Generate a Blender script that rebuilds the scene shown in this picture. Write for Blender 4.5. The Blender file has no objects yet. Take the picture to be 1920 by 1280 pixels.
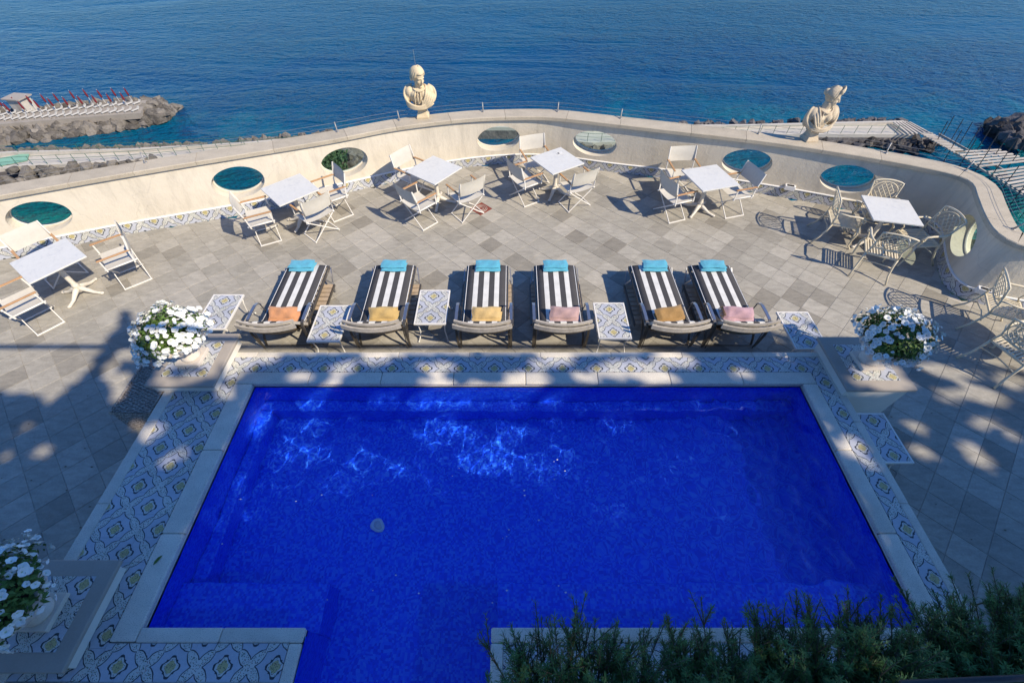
import bpy, bmesh, math, random
import numpy as np
from mathutils import Vector, Matrix, Euler

random.seed(7)
rng = np.random.default_rng(7)
sc = bpy.context.scene
col = sc.collection
R = math.radians

# ---------------------------------------------------------------- camera
CAM_H, FPX, HZ = 5.2, 815.0, 990.0
PITCH = math.atan2(HZ, FPX)
cam = bpy.data.cameras.new('camera')
cam.sensor_width = 36.0
cam.lens = FPX / 1920.0 * 36.0
cam.clip_start = 0.05
cam.clip_end = 9000.0
cam_o = bpy.data.objects.new('camera', cam)
col.objects.link(cam_o)
cam_o.location = (0, 0, CAM_H)
cam_o.rotation_euler = (math.pi / 2 - PITCH, 0, 0)
sc.camera = cam_o

# ---------------------------------------------------------------- sky + sun
SUN_AZ, SUN_EL = R(-32.0), R(42.0)          # direction towards the sun, azimuth from +X
SUN = Vector((math.cos(SUN_EL) * math.cos(SUN_AZ), math.cos(SUN_EL) * math.sin(SUN_AZ), math.sin(SUN_EL)))
world = bpy.data.worlds.new('World')
sc.world = world
world.use_nodes = True
wn = world.node_tree
bg = wn.nodes['Background']
sky = wn.nodes.new('ShaderNodeTexSky')
sky.sky_type = 'NISHITA'
sky.sun_disc = False
sky.sun_elevation = SUN_EL
sky.sun_rotation = R(122.0)
sky.air_density = 1.0
sky.dust_density = 0.1
sky.ozone_density = 4.0
tint = wn.nodes.new('ShaderNodeMix')           # the clear, deep blue of this sky
tint.data_type = 'RGBA'
tint.blend_type = 'MULTIPLY'
tint.inputs[0].default_value = 1.0
tint.inputs[7].default_value = (0.48, 0.81, 1.22, 1.0)
wn.links.new(sky.outputs[0], tint.inputs[6])
wn.links.new(tint.outputs[2], bg.inputs[0])
bg.inputs[1].default_value = 0.12
sl = bpy.data.lights.new('sun', 'SUN')
sl.energy = 4.3
sl.angle = R(0.53)
sl.color = (1.0, 0.89, 0.72)
sl.cycles.is_caustics_light = True
sun_o = bpy.data.objects.new('sun', sl)
col.objects.link(sun_o)
sun_o.rotation_euler = SUN.to_track_quat('Z', 'Y').to_euler()
sc.view_settings.view_transform = 'Standard'
sc.view_settings.look = 'None'
sc.view_settings.exposure = 0.46
sc.view_settings.gamma = 1.0
sc.view_settings.use_curve_mapping = False
sc.render.engine = 'CYCLES'
sc.cycles.use_denoising = True
sc.cycles.max_bounces = 8
sc.cycles.transparent_max_bounces = 12
sc.cycles.sample_clamp_indirect = 6.0


# ---------------------------------------------------------------- helpers
def at(u, v, z=0.0):
    """world point at height z that the photograph shows at pixel (u, v)"""
    x = (u - 960) / FPX
    y = (640 - v) / FPX
    d = (x, math.cos(PITCH) + y * math.sin(PITCH), -math.sin(PITCH) + y * math.cos(PITCH))
    t = (z - CAM_H) / d[2]
    return Vector((d[0] * t, d[1] * t, z))


def pix(p):
    z = p[2] - CAM_H
    w = math.cos(PITCH) * p[1] - math.sin(PITCH) * z
    if w < 0.05:
        return (-9999, -9999, w)
    return (960 + FPX * p[0] / w, 640 - FPX * (math.sin(PITCH) * p[1] + math.cos(PITCH) * z) / w, w)


def tag(o, label=None, cat=None, group=None, kind=None):
    if label: o['label'] = label
    if cat: o['category'] = cat
    if group: o['group'] = group
    if kind: o['kind'] = kind
    return o


def empty(name, loc=(0, 0, 0), rz=0.0, label=None, cat=None, group=None, kind=None):
    o = bpy.data.objects.new(name, None)
    col.objects.link(o)
    o.location = loc
    o.rotation_euler = (0, 0, rz)
    o.empty_display_size = 0.1
    return tag(o, label, cat, group, kind)


KIDS = {}


def link(name, me, parent=None):
    o = bpy.data.objects.new(name, me)
    col.objects.link(o)
    if parent is not None:
        o.parent = parent
        KIDS.setdefault(parent, []).append(o)
    return o


def copy_tree(o, parent=None):
    c = o.copy()
    col.objects.link(c)
    if parent is not None:
        c.parent = parent
        KIDS.setdefault(parent, []).append(c)
    for ch in list(KIDS.get(o, [])):
        copy_tree(ch, c)
    return c


class MB:
    K = 1.0      # tube thickness factor

    """collects faces; build() links them as ONE mesh object"""

    def __init__(self):
        self.v, self.f, self.m, self.uv, self.mi = [], [], [], {}, 0

    def add(self, verts, faces, mi=None, uvs=None):
        b = len(self.v)
        self.v.extend([tuple(p) for p in verts])
        for k, f in enumerate(faces):
            if uvs is not None:
                self.uv[len(self.f)] = [uvs[i] for i in f]
            self.f.append(tuple(b + i for i in f))
            self.m.append(self.mi if mi is None else mi)
        return self

    def box(self, c, s, rz=0.0, top_scale=1.0):
        hx, hy, hz = s[0] / 2, s[1] / 2, s[2] / 2
        cr, sr = math.cos(rz), math.sin(rz)
        vs = []
        for dz, k in ((-hz, 1.0), (hz, top_scale)):
            for dx, dy in ((-hx, -hy), (hx, -hy), (hx, hy), (-hx, hy)):
                dx, dy = dx * k, dy * k
                vs.append((c[0] + dx * cr - dy * sr, c[1] + dx * sr + dy * cr, c[2] + dz))
        return self.add(vs, [(3, 2, 1, 0), (4, 5, 6, 7), (0, 1, 5, 4), (1, 2, 6, 5), (2, 3, 7, 6), (3, 0, 4, 7)])

    def beam(self, p0, p1, w, h, up=(0, 0, 1)):
        p0, p1 = Vector(p0), Vector(p1)
        d = (p1 - p0).normalized()
        u = Vector(up)
        s = d.cross(u)
        if s.length < 1e-4:
            s = d.cross(Vector((1, 0, 0)))
        s.normalize()
        u = s.cross(d).normalized()
        vs = []
        for p in (p0, p1):
            for a, b in ((-1, -1), (1, -1), (1, 1), (-1, 1)):
                vs.append(p + s * (a * w / 2) + u * (b * h / 2))
        return self.add(vs, [(0, 1, 2, 3), (7, 6, 5, 4), (0, 4, 5, 1), (1, 5, 6, 2), (2, 6, 7, 3), (3, 7, 4, 0)])

    def tube(self, pts, r, n=8, closed=False, flat=1.0):
        pts = [Vector(p) for p in pts]
        N = len(pts)
        rs = [q * MB.K for q in (r if isinstance(r, (list, tuple)) else [r] * N)]
        T = []
        for i in range(N):
            a = pts[(i - 1) % N] if (closed or i > 0) else pts[i]
            b = pts[(i + 1) % N] if (closed or i < N - 1) else pts[i]
            t = b - a
            T.append(t.normalized() if t.length > 1e-9 else Vector((0, 0, 1)))
        up = Vector((0, 0, 1)) if abs(T[0].z) < 0.9 else Vector((0, 1, 0))
        nrm = T[0].cross(up).normalized()
        vs = []
        for i in range(N):
            nrm = (nrm - T[i] * nrm.dot(T[i]))
            nrm = nrm.normalized() if nrm.length > 1e-6 else T[i].orthogonal().normalized()
            bn = T[i].cross(nrm)
            for k in range(n):
                a = 2 * math.pi * k / n
                vs.append(pts[i] + nrm * (math.cos(a) * rs[i]) + bn * (math.sin(a) * rs[i] * flat))
        fs = []
        for i in range(N if closed else N - 1):
            j = (i + 1) % N
            for k in range(n):
                fs.append((i * n + k, i * n + (k + 1) % n, j * n + (k + 1) % n, j * n + k))
        if not closed:
            fs.append(tuple(range(n - 1, -1, -1)))
            fs.append(tuple((N - 1) * n + k for k in range(n)))
        return self.add(vs, fs)

    def lathe(self, prof, n=24, c=(0, 0, 0), flute=0.0, nf=12):
        vs, fs = [], []
        for r, z in prof:
            for k in range(n):
                a = 2 * math.pi * k / n
                rr = r * (1 + flute * math.cos(nf * a))
                vs.append((c[0] + rr * math.cos(a), c[1] + rr * math.sin(a), c[2] + z))
        for i in range(len(prof) - 1):
            for k in range(n):
                fs.append((i * n + k, i * n + (k + 1) % n, (i + 1) * n + (k + 1) % n, (i + 1) * n + k))
        fs.append(tuple(range(n - 1, -1, -1)))
        fs.append(tuple((len(prof) - 1) * n + k for k in range(n)))
        return self.add(vs, fs)

    def ball(self, c, r, nu=12, nv=8, rot=None):
        if not isinstance(r, (tuple, list)): r = (r, r, r)
        vs, fs = [], []
        M = rot if rot is not None else Matrix.Identity(3)
        for j in range(nv + 1):
            t = math.pi * j / nv
            for k in range(nu):
                a = 2 * math.pi * k / nu
                p = M @ Vector((r[0] * math.sin(t) * math.cos(a), r[1] * math.sin(t) * math.sin(a), r[2] * math.cos(t)))
                vs.append((c[0] + p.x, c[1] + p.y, c[2] + p.z))
        for j in range(nv):
            for k in range(nu):
                fs.append((j * nu + k, (j + 1) * nu + k, (j + 1) * nu + (k + 1) % nu, j * nu + (k + 1) % nu))
        return self.add(vs, fs)

    def mesh(self, name, mats, smooth=False):
        me = bpy.data.meshes.new(name)
        me.from_pydata(self.v, [], self.f)
        for m in (mats if isinstance(mats, (list, tuple)) else [mats]):
            me.materials.append(m)
        if any(self.m):
            me.polygons.foreach_set('material_index', self.m)
        if self.uv:
            ul = me.uv_layers.new(name='UVMap')
            for i, uvs in self.uv.items():
                p = me.polygons[i]
                for k, li in enumerate(p.loop_indices):
                    ul.data[li].uv = uvs[k]
        if smooth:
            me.polygons.foreach_set('use_smooth', [True] * len(me.polygons))
        me.update()
        return me

    def build(self, name, mats, parent=None, smooth=False, bevel=0.0, seg=2):
        o = link(name, self.mesh(name, mats, smooth), parent)
        if bevel > 0:
            b = o.modifiers.new('bevel', 'BEVEL')
            b.width = bevel
            b.segments = seg
            b.limit_method = 'ANGLE'
            b.angle_limit = R(40)
        return o


def flat_uv(me, sc_=1.0, off=(0, 0)):
    ul = me.uv_layers.new(name='UVMap')
    for p in me.polygons:
        for li in p.loop_indices:
            co = me.vertices[me.loops[li].vertex_index].co
            ul.data[li].uv = (co.x * sc_ + off[0], co.y * sc_ + off[1])


# ---------------------------------------------------------------- materials
def nodes(name):
    m = bpy.data.materials.new(name)
    m.use_nodes = True
    nt = m.node_tree
    return m, nt, nt.nodes['Principled BSDF']


def N(nt, t, **kw):
    n = nt.nodes.new(t)
    for k, v in kw.items():
        setattr(n, k, v)
    return n


def MATH(nt, op, a, b=None, c=None):
    n = nt.nodes.new('ShaderNodeMath')
    n.operation = op
    for i, x in enumerate((a, b, c)):
        if x is None: continue
        if isinstance(x, (int, float)):
            n.inputs[i].default_value = x
        else:
            nt.links.new(x, n.inputs[i])
    return n.outputs[0]


def MIX(nt, fac, a, b, blend='MIX'):
    n = nt.nodes.new('ShaderNodeMix')
    n.data_type = 'RGBA'
    n.blend_type = blend
    if isinstance(fac, (int, float)): n.inputs[0].default_value = fac
    else: nt.links.new(fac, n.inputs[0])
    for i, x in ((6, a), (7, b)):
        if isinstance(x, tuple): n.inputs[i].default_value = (*x[:3], 1)
        else: nt.links.new(x, n.inputs[i])
    return n.outputs[2]


def RAMP(nt, fac, stops, interp='LINEAR'):
    n = nt.nodes.new('ShaderNodeValToRGB')
    e = n.color_ramp.elements
    n.color_ramp.interpolation = interp
    while len(e) < len(stops): e.new(0.5)
    for i, (p, c) in enumerate(stops):
        e[i].position = p
        e[i].color = (*(c if isinstance(c, tuple) else (c, c, c))[:3], 1)
    nt.links.new(fac, n.inputs[0])
    return n.outputs[0]


def NOISE(nt, vec, scale, detail=4, rough=0.55, dist=0.0):
    n = nt.nodes.new('ShaderNodeTexNoise')
    n.inputs['Scale'].default_value = scale
    n.inputs['Detail'].default_value = detail
    n.inputs['Roughness'].default_value = rough
    n.inputs['Distortion'].default_value = dist
    if vec is not None: nt.links.new(vec, n.inputs['Vector'])
    return n.outputs['Fac']


def POS(nt):
    return nt.nodes.new('ShaderNodeNewGeometry').outputs['Position']


def OBJC(nt):
    return nt.nodes.new('ShaderNodeTexCoord').outputs['Object']


def BUMP(nt, p, h, strength, dist):
    b = nt.nodes.new('ShaderNodeBump')
    b.inputs['Strength'].default_value = strength
    b.inputs['Distance'].default_value = dist
    nt.links.new(h, b.inputs['Height'])
    nt.links.new(b.outputs[0], p.inputs['Normal'])
    return b


def MAT(name, base, rough=0.6, var=0.15, vs=6.0, fine=0.1, fs=60.0, bump=0.0, bs=80.0, bd=0.003, metal=0.0, spec=0.4, objrand=0.0, sheen=0.0):
    m, nt, p = nodes(name)
    pos = POS(nt)
    n1 = NOISE(nt, pos, vs, 5, 0.6)
    n2 = NOISE(nt, pos, fs, 3, 0.6)
    v = MATH(nt, 'ADD', MATH(nt, 'MULTIPLY', MATH(nt, 'SUBTRACT', n1, 0.5), 2 * var * 1.6), MATH(nt, 'MULTIPLY', MATH(nt, 'SUBTRACT', n2, 0.5), 2 * fine * 1.4))
    v = MATH(nt, 'ADD', v, 1.0)
    if objrand:
        oi = nt.nodes.new('ShaderNodeObjectInfo')
        v = MATH(nt, 'ADD', v, MATH(nt, 'MULTIPLY', MATH(nt, 'SUBTRACT', oi.outputs['Random'], 0.5), 2 * objrand))
    vm = nt.nodes.new('ShaderNodeVectorMath')
    vm.operation = 'SCALE'
    vm.inputs[0].default_value = base
    nt.links.new(v, vm.inputs['Scale'])
    nt.links.new(vm.outputs[0], p.inputs['Base Color'])
    p.inputs['Roughness'].default_value = rough
    p.inputs['Metallic'].default_value = metal
    p.inputs['Specular IOR Level'].default_value = spec
    if sheen:
        p.inputs['Sheen Weight'].default_value = sheen
    if bump:
        BUMP(nt, p, NOISE(nt, pos, bs, 4, 0.6), bump, bd)
    return m


M = {}
M['plaster'] = None
M['coping'] = MAT('coping_stone', (0.40, 0.355, 0.285), 0.85, 0.16, 3, 0.22, 70, bump=0.5, bs=60, bd=0.006, spec=0.2, objrand=0.06)
M['travertine'] = MAT('travertine', (0.50, 0.46, 0.40), 0.8, 0.14, 7, 0.32, 110, bump=0.5, bs=90, bd=0.004, spec=0.25, objrand=0.05)
M['cap'] = MAT('grey_cap_stone', (0.36, 0.315, 0.265), 0.8, 0.1, 4, 0.08, 60, bump=0.2, bs=50, spec=0.25)
M['block'] = MAT('pale_pedestal', (0.70, 0.65, 0.57), 0.85, 0.08, 3, 0.05, 50, bump=0.2, bs=40, spec=0.2)
M['white_metal'] = MAT('white_metal', (0.74, 0.70, 0.63), 0.4, 0.06, 9, 0.05, 50, spec=0.4)
M['sling'] = MAT('white_sling', (0.58, 0.54, 0.46), 0.9, 0.07, 14, 0.08, 120, bump=0.3, bs=300, bd=0.001, spec=0.1)
M['teak'] = MAT('teak', (0.46, 0.26, 0.12), 0.55, 0.2, 18, 0.15, 90, objrand=0.1)
M['greywood'] = MAT('weathered_wood', (0.42, 0.37, 0.30), 0.8, 0.25, 14, 0.25, 90, bump=0.3, bs=90, objrand=0.12)
M['slatwood'] = MAT('slat_wood', (0.42, 0.32, 0.22), 0.7, 0.18, 14, 0.2, 90, objrand=0.12)
M['bronze'] = MAT('bronze_metal', (0.19, 0.165, 0.135), 0.34, 0.15, 16, 0.1, 70, metal=0.75)
M['arm'] = MAT('arm_metal', (0.42, 0.42, 0.43), 0.3, 0.12, 16, 0.08, 70, metal=0.85)
M['cast'] = MAT('cast_iron_white', (0.66, 0.60, 0.50), 0.5, 0.1, 22, 0.1, 90, bump=0.2, bs=60)
M['iron_cream'] = MAT('cream_iron', (0.68, 0.585, 0.41), 0.5, 0.14, 20, 0.12, 90, bump=0.2, bs=90)
M['bust'] = MAT('bust_stone', (0.64, 0.51, 0.325), 0.85, 0.2, 9, 0.16, 60, bump=0.4, bs=40, bd=0.006, spec=0.15)
M['bust_grey'] = MAT('bust_grey_stone', (0.54, 0.44, 0.31), 0.85, 0.22, 8, 0.18, 50, bump=0.45, bs=40, bd=0.006, spec=0.15)
M['urn'] = MAT('urn_stone', (0.62, 0.545, 0.46), 0.8, 0.12, 14, 0.12, 80, bump=0.3, bs=70)
M['petal'] = MAT('petal_white', (0.74, 0.74, 0.69), 0.6, 0.08, 30, 0.16, 160, spec=0.2, objrand=0.14)
M['leaf'] = MAT('petunia_leaf', (0.085, 0.15, 0.03), 0.6, 0.35, 25, 0.2, 120, spec=0.3)
M['needle'] = MAT('rosemary_needle', (0.065, 0.15, 0.042), 0.55, 0.4, 7, 0.25, 90, spec=0.3)
M['stem'] = MAT('woody_stem', (0.10, 0.08, 0.05), 0.8, 0.2, 20)
M['bark'] = MAT('bark', (0.14, 0.10, 0.07), 0.9, 0.3, 8, bump=0.6, bs=14, bd=0.03)
M['pine'] = MAT('pine_leaf', (0.05, 0.085, 0.03), 0.6, 0.3, 3)
M['steel'] = MAT('steel', (0.36, 0.34, 0.31), 0.5, 0.08, 10, metal=0.4)
M['darkmetal'] = MAT('dark_pipe', (0.035, 0.035, 0.04), 0.5, 0.1, 10)
M['white'] = MAT('white_paint', (0.78, 0.76, 0.72), 0.6, 0.05, 10)
M['black'] = MAT('dark_glass', (0.02, 0.02, 0.025), 0.2, 0.0, 10)
M['concrete'] = MAT('quay_concrete', (0.50, 0.46, 0.39), 0.9, 0.14, 0.4, 0.12, 3, spec=0.1)
M['decking'] = MAT('jetty_deck', (0.33, 0.29, 0.24), 0.9, 0.15, 0.8, 0.12, 5, spec=0.1)
M['rock'] = MAT('boulder', (0.165, 0.147, 0.124), 0.95, 0.45, 0.9, 0.4, 4, bump=0.9, bs=1.6, bd=0.25, spec=0.1, objrand=0.35)
M['rock_dark'] = MAT('dark_boulder', (0.085, 0.078, 0.075), 0.9, 0.5, 0.6, 0.3, 3, bump=0.9, bs=1.6, bd=0.25, spec=0.2, objrand=0.5)
M['cliff'] = MAT('cliff_rock', (0.17, 0.15, 0.115), 0.95, 0.4, 0.25, 0.3, 1.6, bump=0.9, bs=0.8, bd=0.6, spec=0.1)
M['scrub'] = MAT('scrub', (0.045, 0.085, 0.03), 0.7, 0.5, 0.8)
M['red'] = MAT('red_canvas', (0.17, 0.010, 0.016), 0.8, 0.1, 3)
M['railgreen'] = MAT('green_rail', (0.05, 0.13, 0.09), 0.5, 0.1, 3)
M['pierwood'] = MAT('pier_wood', (0.50, 0.44, 0.36), 0.85, 0.2, 1.5, 0.15, 8, objrand=0.15)
M['mat'] = MAT('green_mat', (0.22, 0.42, 0.30), 0.8, 0.1, 2)
M['drain'] = MAT('drain_pale', (0.93, 0.97, 0.93), 0.5, 0.05, 20)
M['redtile'] = MAT('red_terracotta', (0.22, 0.055, 0.035), 0.7, 0.4, 40, 0.3, 90)
M['paper'] = MAT('paper', (0.7, 0.68, 0.62), 0.8, 0.1, 30)
M['soil'] = MAT('soil', (0.04, 0.03, 0.02), 0.95, 0.2, 30)
M['rimwall'] = MAT('rim_render', (0.60, 0.55, 0.47), 0.85, 0.08, 4)
for k, c in dict(towel_blue=(0.10, 0.37, 0.48), orange=(0.54, 0.26, 0.13), mustard=(0.48, 0.33, 0.13), yellow=(0.54, 0.38, 0.17), dusty=(0.42, 0.28, 0.27), brown=(0.32, 0.195, 0.08), pink=(0.47, 0.30, 0.33)).items():
    M[k] = MAT(k + '_terry', c, 0.95, 0.14, 22, 0.14, 160, bump=0.7, bs=190, bd=0.004, spec=0.05, sheen=0.3)


def m_trav(name, base, rnd):
    # pitted travertine: pale stone with small dark holes and bands
    m, nt, p = nodes(name)
    pos = POS(nt)
    mp = N(nt, 'ShaderNodeMapping')
    mp.inputs['Scale'].default_value = (1.0, 1.6, 1.0)
    nt.links.new(pos, mp.inputs[0])
    n1 = NOISE(nt, mp.outputs[0], 3.5, 5, 0.65)
    n2 = NOISE(nt, mp.outputs[0], 60, 4, 0.7)
    n3 = NOISE(nt, mp.outputs[0], 120, 2, 0.5)
    oi = nt.nodes.new('ShaderNodeObjectInfo')
    v = MATH(nt, 'ADD', MATH(nt, 'ADD', MATH(nt, 'MULTIPLY', n1, 0.5), MATH(nt, 'MULTIPLY', n2, 0.5)), MATH(nt, 'MULTIPLY_ADD', oi.outputs['Random'], rnd, 0.5 - rnd / 2))
    pit = RAMP(nt, n3, [(0.30, 0.28), (0.40, 1.0)])
    vm = N(nt, 'ShaderNodeVectorMath', operation='SCALE')
    vm.inputs[0].default_value = base
    nt.links.new(v, vm.inputs['Scale'])
    c = MIX(nt, 1.0, vm.outputs[0], pit, 'MULTIPLY')
    nt.links.new(c, p.inputs['Base Color'])
    p.inputs['Roughness'].default_value = 0.8
    p.inputs['Specular IOR Level'].default_value = 0.25
    BUMP(nt, p, MATH(nt, 'ADD', n2, pit), 0.4, 0.003)
    return m


def m_plaster():
    # lime render: mottled, with rain streaks, hairline cracks and a sandy relief
    m, nt, p = nodes('cream_plaster')
    pos = POS(nt)
    n1 = NOISE(nt, pos, 1.3, 5, 0.65)
    mp = N(nt, 'ShaderNodeMapping')
    mp.inputs['Scale'].default_value = (5.0, 5.0, 0.55)
    nt.links.new(pos, mp.inputs[0])
    streak = RAMP(nt, NOISE(nt, mp.outputs[0], 1.0, 5, 0.7), [(0.30, 0.80), (0.50, 1.0), (0.8, 1.05)])
    vo = nt.nodes.new('ShaderNodeTexVoronoi')
    vo.feature = 'DISTANCE_TO_EDGE'
    vo.inputs['Scale'].default_value = 0.55
    wv = N(nt, 'ShaderNodeVectorMath', operation='MULTIPLY_ADD')
    nz = nt.nodes.new('ShaderNodeTexNoise')
    nz.inputs['Scale'].default_value = 2.2
    nz.inputs['Detail'].default_value = 6
    nt.links.new(pos, nz.inputs['Vector'])
    nt.links.new(nz.outputs['Color'], wv.inputs[0])
    wv.inputs[1].default_value = (0.7, 0.7, 0.7)
    nt.links.new(pos, wv.inputs[2])
    nt.links.new(wv.outputs[0], vo.inputs['Vector'])
    crack = RAMP(nt, vo.outputs['Distance'], [(0.0, 0.80), (0.005, 1.0)])
    k = RAMP(nt, n1, [(0.3, 0.90), (0.7, 1.06)])
    c = MIX(nt, 1.0, (0.655, 0.58, 0.455), k, 'MULTIPLY')
    c = MIX(nt, 0.8, c, streak, 'MULTIPLY')
    c = MIX(nt, 0.7, c, crack, 'MULTIPLY')
    nt.links.new(c, p.inputs['Base Color'])
    p.inputs['Roughness'].default_value = 0.88
    p.inputs['Specular IOR Level'].default_value = 0.2
    h = MATH(nt, 'ADD', NOISE(nt, pos, 24, 5, 0.7), MATH(nt, 'MULTIPLY', NOISE(nt, pos, 3.5, 4, 0.6), 1.2))
    BUMP(nt, p, h, 0.42, 0.014)
    return m


M['plaster'] = m_plaster()
M['travertine'] = m_trav('travertine', (0.66, 0.60, 0.50), 0.12)
M['coping'] = m_trav('coping_stone', (0.47, 0.405, 0.305), 0.12)
M['cablewire'] = MAT('cable_wire', (0.20, 0.20, 0.21), 0.5, 0.05, 10)


def m_tile():
    m, nt, p = nodes('paving_tile')
    oi = nt.nodes.new('ShaderNodeObjectInfo')
    g = nt.nodes.new('ShaderNodeNewGeometry')
    rnd = MATH(nt, 'FRACT', MATH(nt, 'ADD', oi.outputs['Random'], MATH(nt, 'MULTIPLY', g.outputs['Random Per Island'], 7.31)))
    base = RAMP(nt, rnd, [(0.0, (0.255, 0.23, 0.185)), (0.16, (0.305, 0.28, 0.23)), (0.35, (0.335, 0.308, 0.252)), (0.65, (0.355, 0.325, 0.268)), (0.85, (0.375, 0.345, 0.285)), (1.0, (0.41, 0.375, 0.31))])
    mp = N(nt, 'ShaderNodeMapping')
    mp.inputs['Rotation'].default_value = (0, 0, R(45))
    mp.inputs['Scale'].default_value = (5, 14, 5)
    nt.links.new(g.outputs['Position'], mp.inputs['Vector'])
    n1 = NOISE(nt, mp.outputs[0], 1.0, 6, 0.65, 0.4)
    n2 = NOISE(nt, g.outputs['Position'], 38, 4, 0.6)
    n3 = NOISE(nt, g.outputs['Position'], 0.9, 4, 0.6)
    k = MATH(nt, 'ADD', MATH(nt, 'MULTIPLY', n1, 0.85), MATH(nt, 'ADD', MATH(nt, 'MULTIPLY', n2, 0.45), MATH(nt, 'MULTIPLY', n3, 0.45)))
    k = MATH(nt, 'ADD', k, 0.10)
    vm = N(nt, 'ShaderNodeVectorMath', operation='SCALE')
    nt.links.new(base, vm.inputs[0])
    nt.links.new(k, vm.inputs['Scale'])
    nt.links.new(vm.outputs[0], p.inputs['Base Color'])
    p.inputs['Roughness'].default_value = 0.7
    p.inputs['Specular IOR Level'].default_value = 0.3
    BUMP(nt, p, n2, 0.2, 0.002)
    return m


M['tile'] = m_tile()
M['grout'] = MAT('grout', (0.44, 0.40, 0.34), 0.9, 0.1, 3)


def m_mosaic():
    """painted majolica: lozenges inside a lattice of beaded cartouches, period 0.46 m of UV"""
    m, nt, p = nodes('majolica_mosaic')
    uvn = nt.nodes.new('ShaderNodeUVMap')
    uvn.uv_map = 'UVMap'
    nz = nt.nodes.new('ShaderNodeTexNoise')
    nz.inputs['Scale'].default_value = 22
    nz.inputs['Detail'].default_value = 2
    nt.links.new(uvn.outputs[0], nz.inputs['Vector'])
    off = N(nt, 'ShaderNodeVectorMath', operation='MULTIPLY_ADD')
    nt.links.new(nz.outputs['Color'], off.inputs[0])
    off.inputs[1].default_value = (0.016, 0.016, 0)
    nt.links.new(uvn.outputs[0], off.inputs[2])
    sp = nt.nodes.new('ShaderNodeSeparateXYZ')
    nt.links.new(off.outputs[0], sp.inputs[0])
    U = MATH(nt, 'DIVIDE', sp.outputs[0], 0.46)
    V = MATH(nt, 'DIVIDE', sp.outputs[1], 0.46)
    pp, qq = MATH(nt, 'ADD', U, V), MATH(nt, 'SUBTRACT', U, V)
    A = MATH(nt, 'ABSOLUTE', MATH(nt, 'SUBTRACT', MATH(nt, 'FRACT', MATH(nt, 'ADD', pp, 50.0)), 0.5))
    B = MATH(nt, 'ABSOLUTE', MATH(nt, 'SUBTRACT', MATH(nt, 'FRACT', MATH(nt, 'ADD', qq, 50.0)), 0.5))

    def beads(x):      # half width of the cartouche chain along its run
        sn = MATH(nt, 'ABSOLUTE', MATH(nt, 'SINE', MATH(nt, 'MULTIPLY', x, 2 * math.pi)))
        return MATH(nt, 'MULTIPLY_ADD', MATH(nt, 'POWER', sn, 0.6), 0.105, 0.008)

    net = MATH(nt, 'MINIMUM', MATH(nt, 'SUBTRACT', A, beads(qq)), MATH(nt, 'SUBTRACT', B, beads(pp)))
    hub = MATH(nt, 'SUBTRACT', MATH(nt, 'SQRT', MATH(nt, 'ADD', MATH(nt, 'MULTIPLY', A, A), MATH(nt, 'MULTIPLY', B, B))), 0.15)
    net = MATH(nt, 'MINIMUM', net, hub)
    la, lb = MATH(nt, 'SUBTRACT', 0.5, A), MATH(nt, 'SUBTRACT', 0.5, B)
    loz = MATH(nt, 'MAXIMUM', la, lb)
    loz = MATH(nt, 'ADD', loz, MATH(nt, 'MULTIPLY', MATH(nt, 'COSINE', MATH(nt, 'MULTIPLY', MATH(nt, 'SUBTRACT', la, lb), 42.0)), 0.012))
    LINE = (0.045, 0.05, 0.06)
    GROUND = (0.54, 0.548, 0.578)
    CREAM = (0.58, 0.565, 0.505)
    YEL = (0.50, 0.42, 0.19)
    lt = lambda x, v: MATH(nt, 'LESS_THAN', x, v)
    br = nt.nodes.new('ShaderNodeTexBrick')
    nt.links.new(uvn.outputs[0], br.inputs['Vector'])
    br.inputs['Scale'].default_value = 42
    br.inputs['Mortar Size'].default_value = 0.05
    br.inputs['Brick Width'].default_value = 0.5
    br.inputs['Row Height'].default_value = 0.36
    br.inputs['Color1'].default_value = (*GROUND, 1)
    br.inputs['Color2'].default_value = (0.465, 0.475, 0.515, 1)
    br.inputs['Mortar'].default_value = (0.38, 0.388, 0.42, 1)
    c = MIX(nt, lt(net, 0.028), br.outputs['Color'], LINE)
    c = MIX(nt, lt(net, 0.0), c, CREAM)
    c = MIX(nt, lt(loz, 0.205), c, LINE)
    c = MIX(nt, lt(loz, 0.165), c, CREAM)
    c = MIX(nt, lt(loz, 0.115), c, YEL)
    vo = nt.nodes.new('ShaderNodeTexVoronoi')
    vo.inputs['Scale'].default_value = 85
    nt.links.new(uvn.outputs[0], vo.inputs['Vector'])
    speck = lt(vo.outputs['Distance'], 0.36)
    smask = MATH(nt, 'MULTIPLY', speck, MATH(nt, 'MAXIMUM', lt(net, -0.018), MATH(nt, 'MULTIPLY', lt(loz, 0.15), 0.85)))
    sepc = nt.nodes.new('ShaderNodeSeparateColor')
    nt.links.new(vo.outputs['Color'], sepc.inputs[0])
    scol = RAMP(nt, sepc.outputs[0], [(0.0, (0.06, 0.11, 0.07)), (0.45, (0.10, 0.10, 0.11)), (0.7, (0.14, 0.16, 0.06)), (0.86, (0.34, 0.12, 0.10))], 'CONSTANT')
    c = MIX(nt, smask, c, scol)
    big = NOISE(nt, POS(nt), 3.0, 3)
    c = MIX(nt, 0.5, c, RAMP(nt, big, [(0.3, 0.78), (0.7, 1.15)]), 'MULTIPLY')
    nt.links.new(c, p.inputs['Base Color'])
    p.inputs['Roughness'].default_value = 0.5
    p.inputs['Specular IOR Level'].default_value = 0.35
    return m


M['mosaic'] = m_mosaic()


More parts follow.
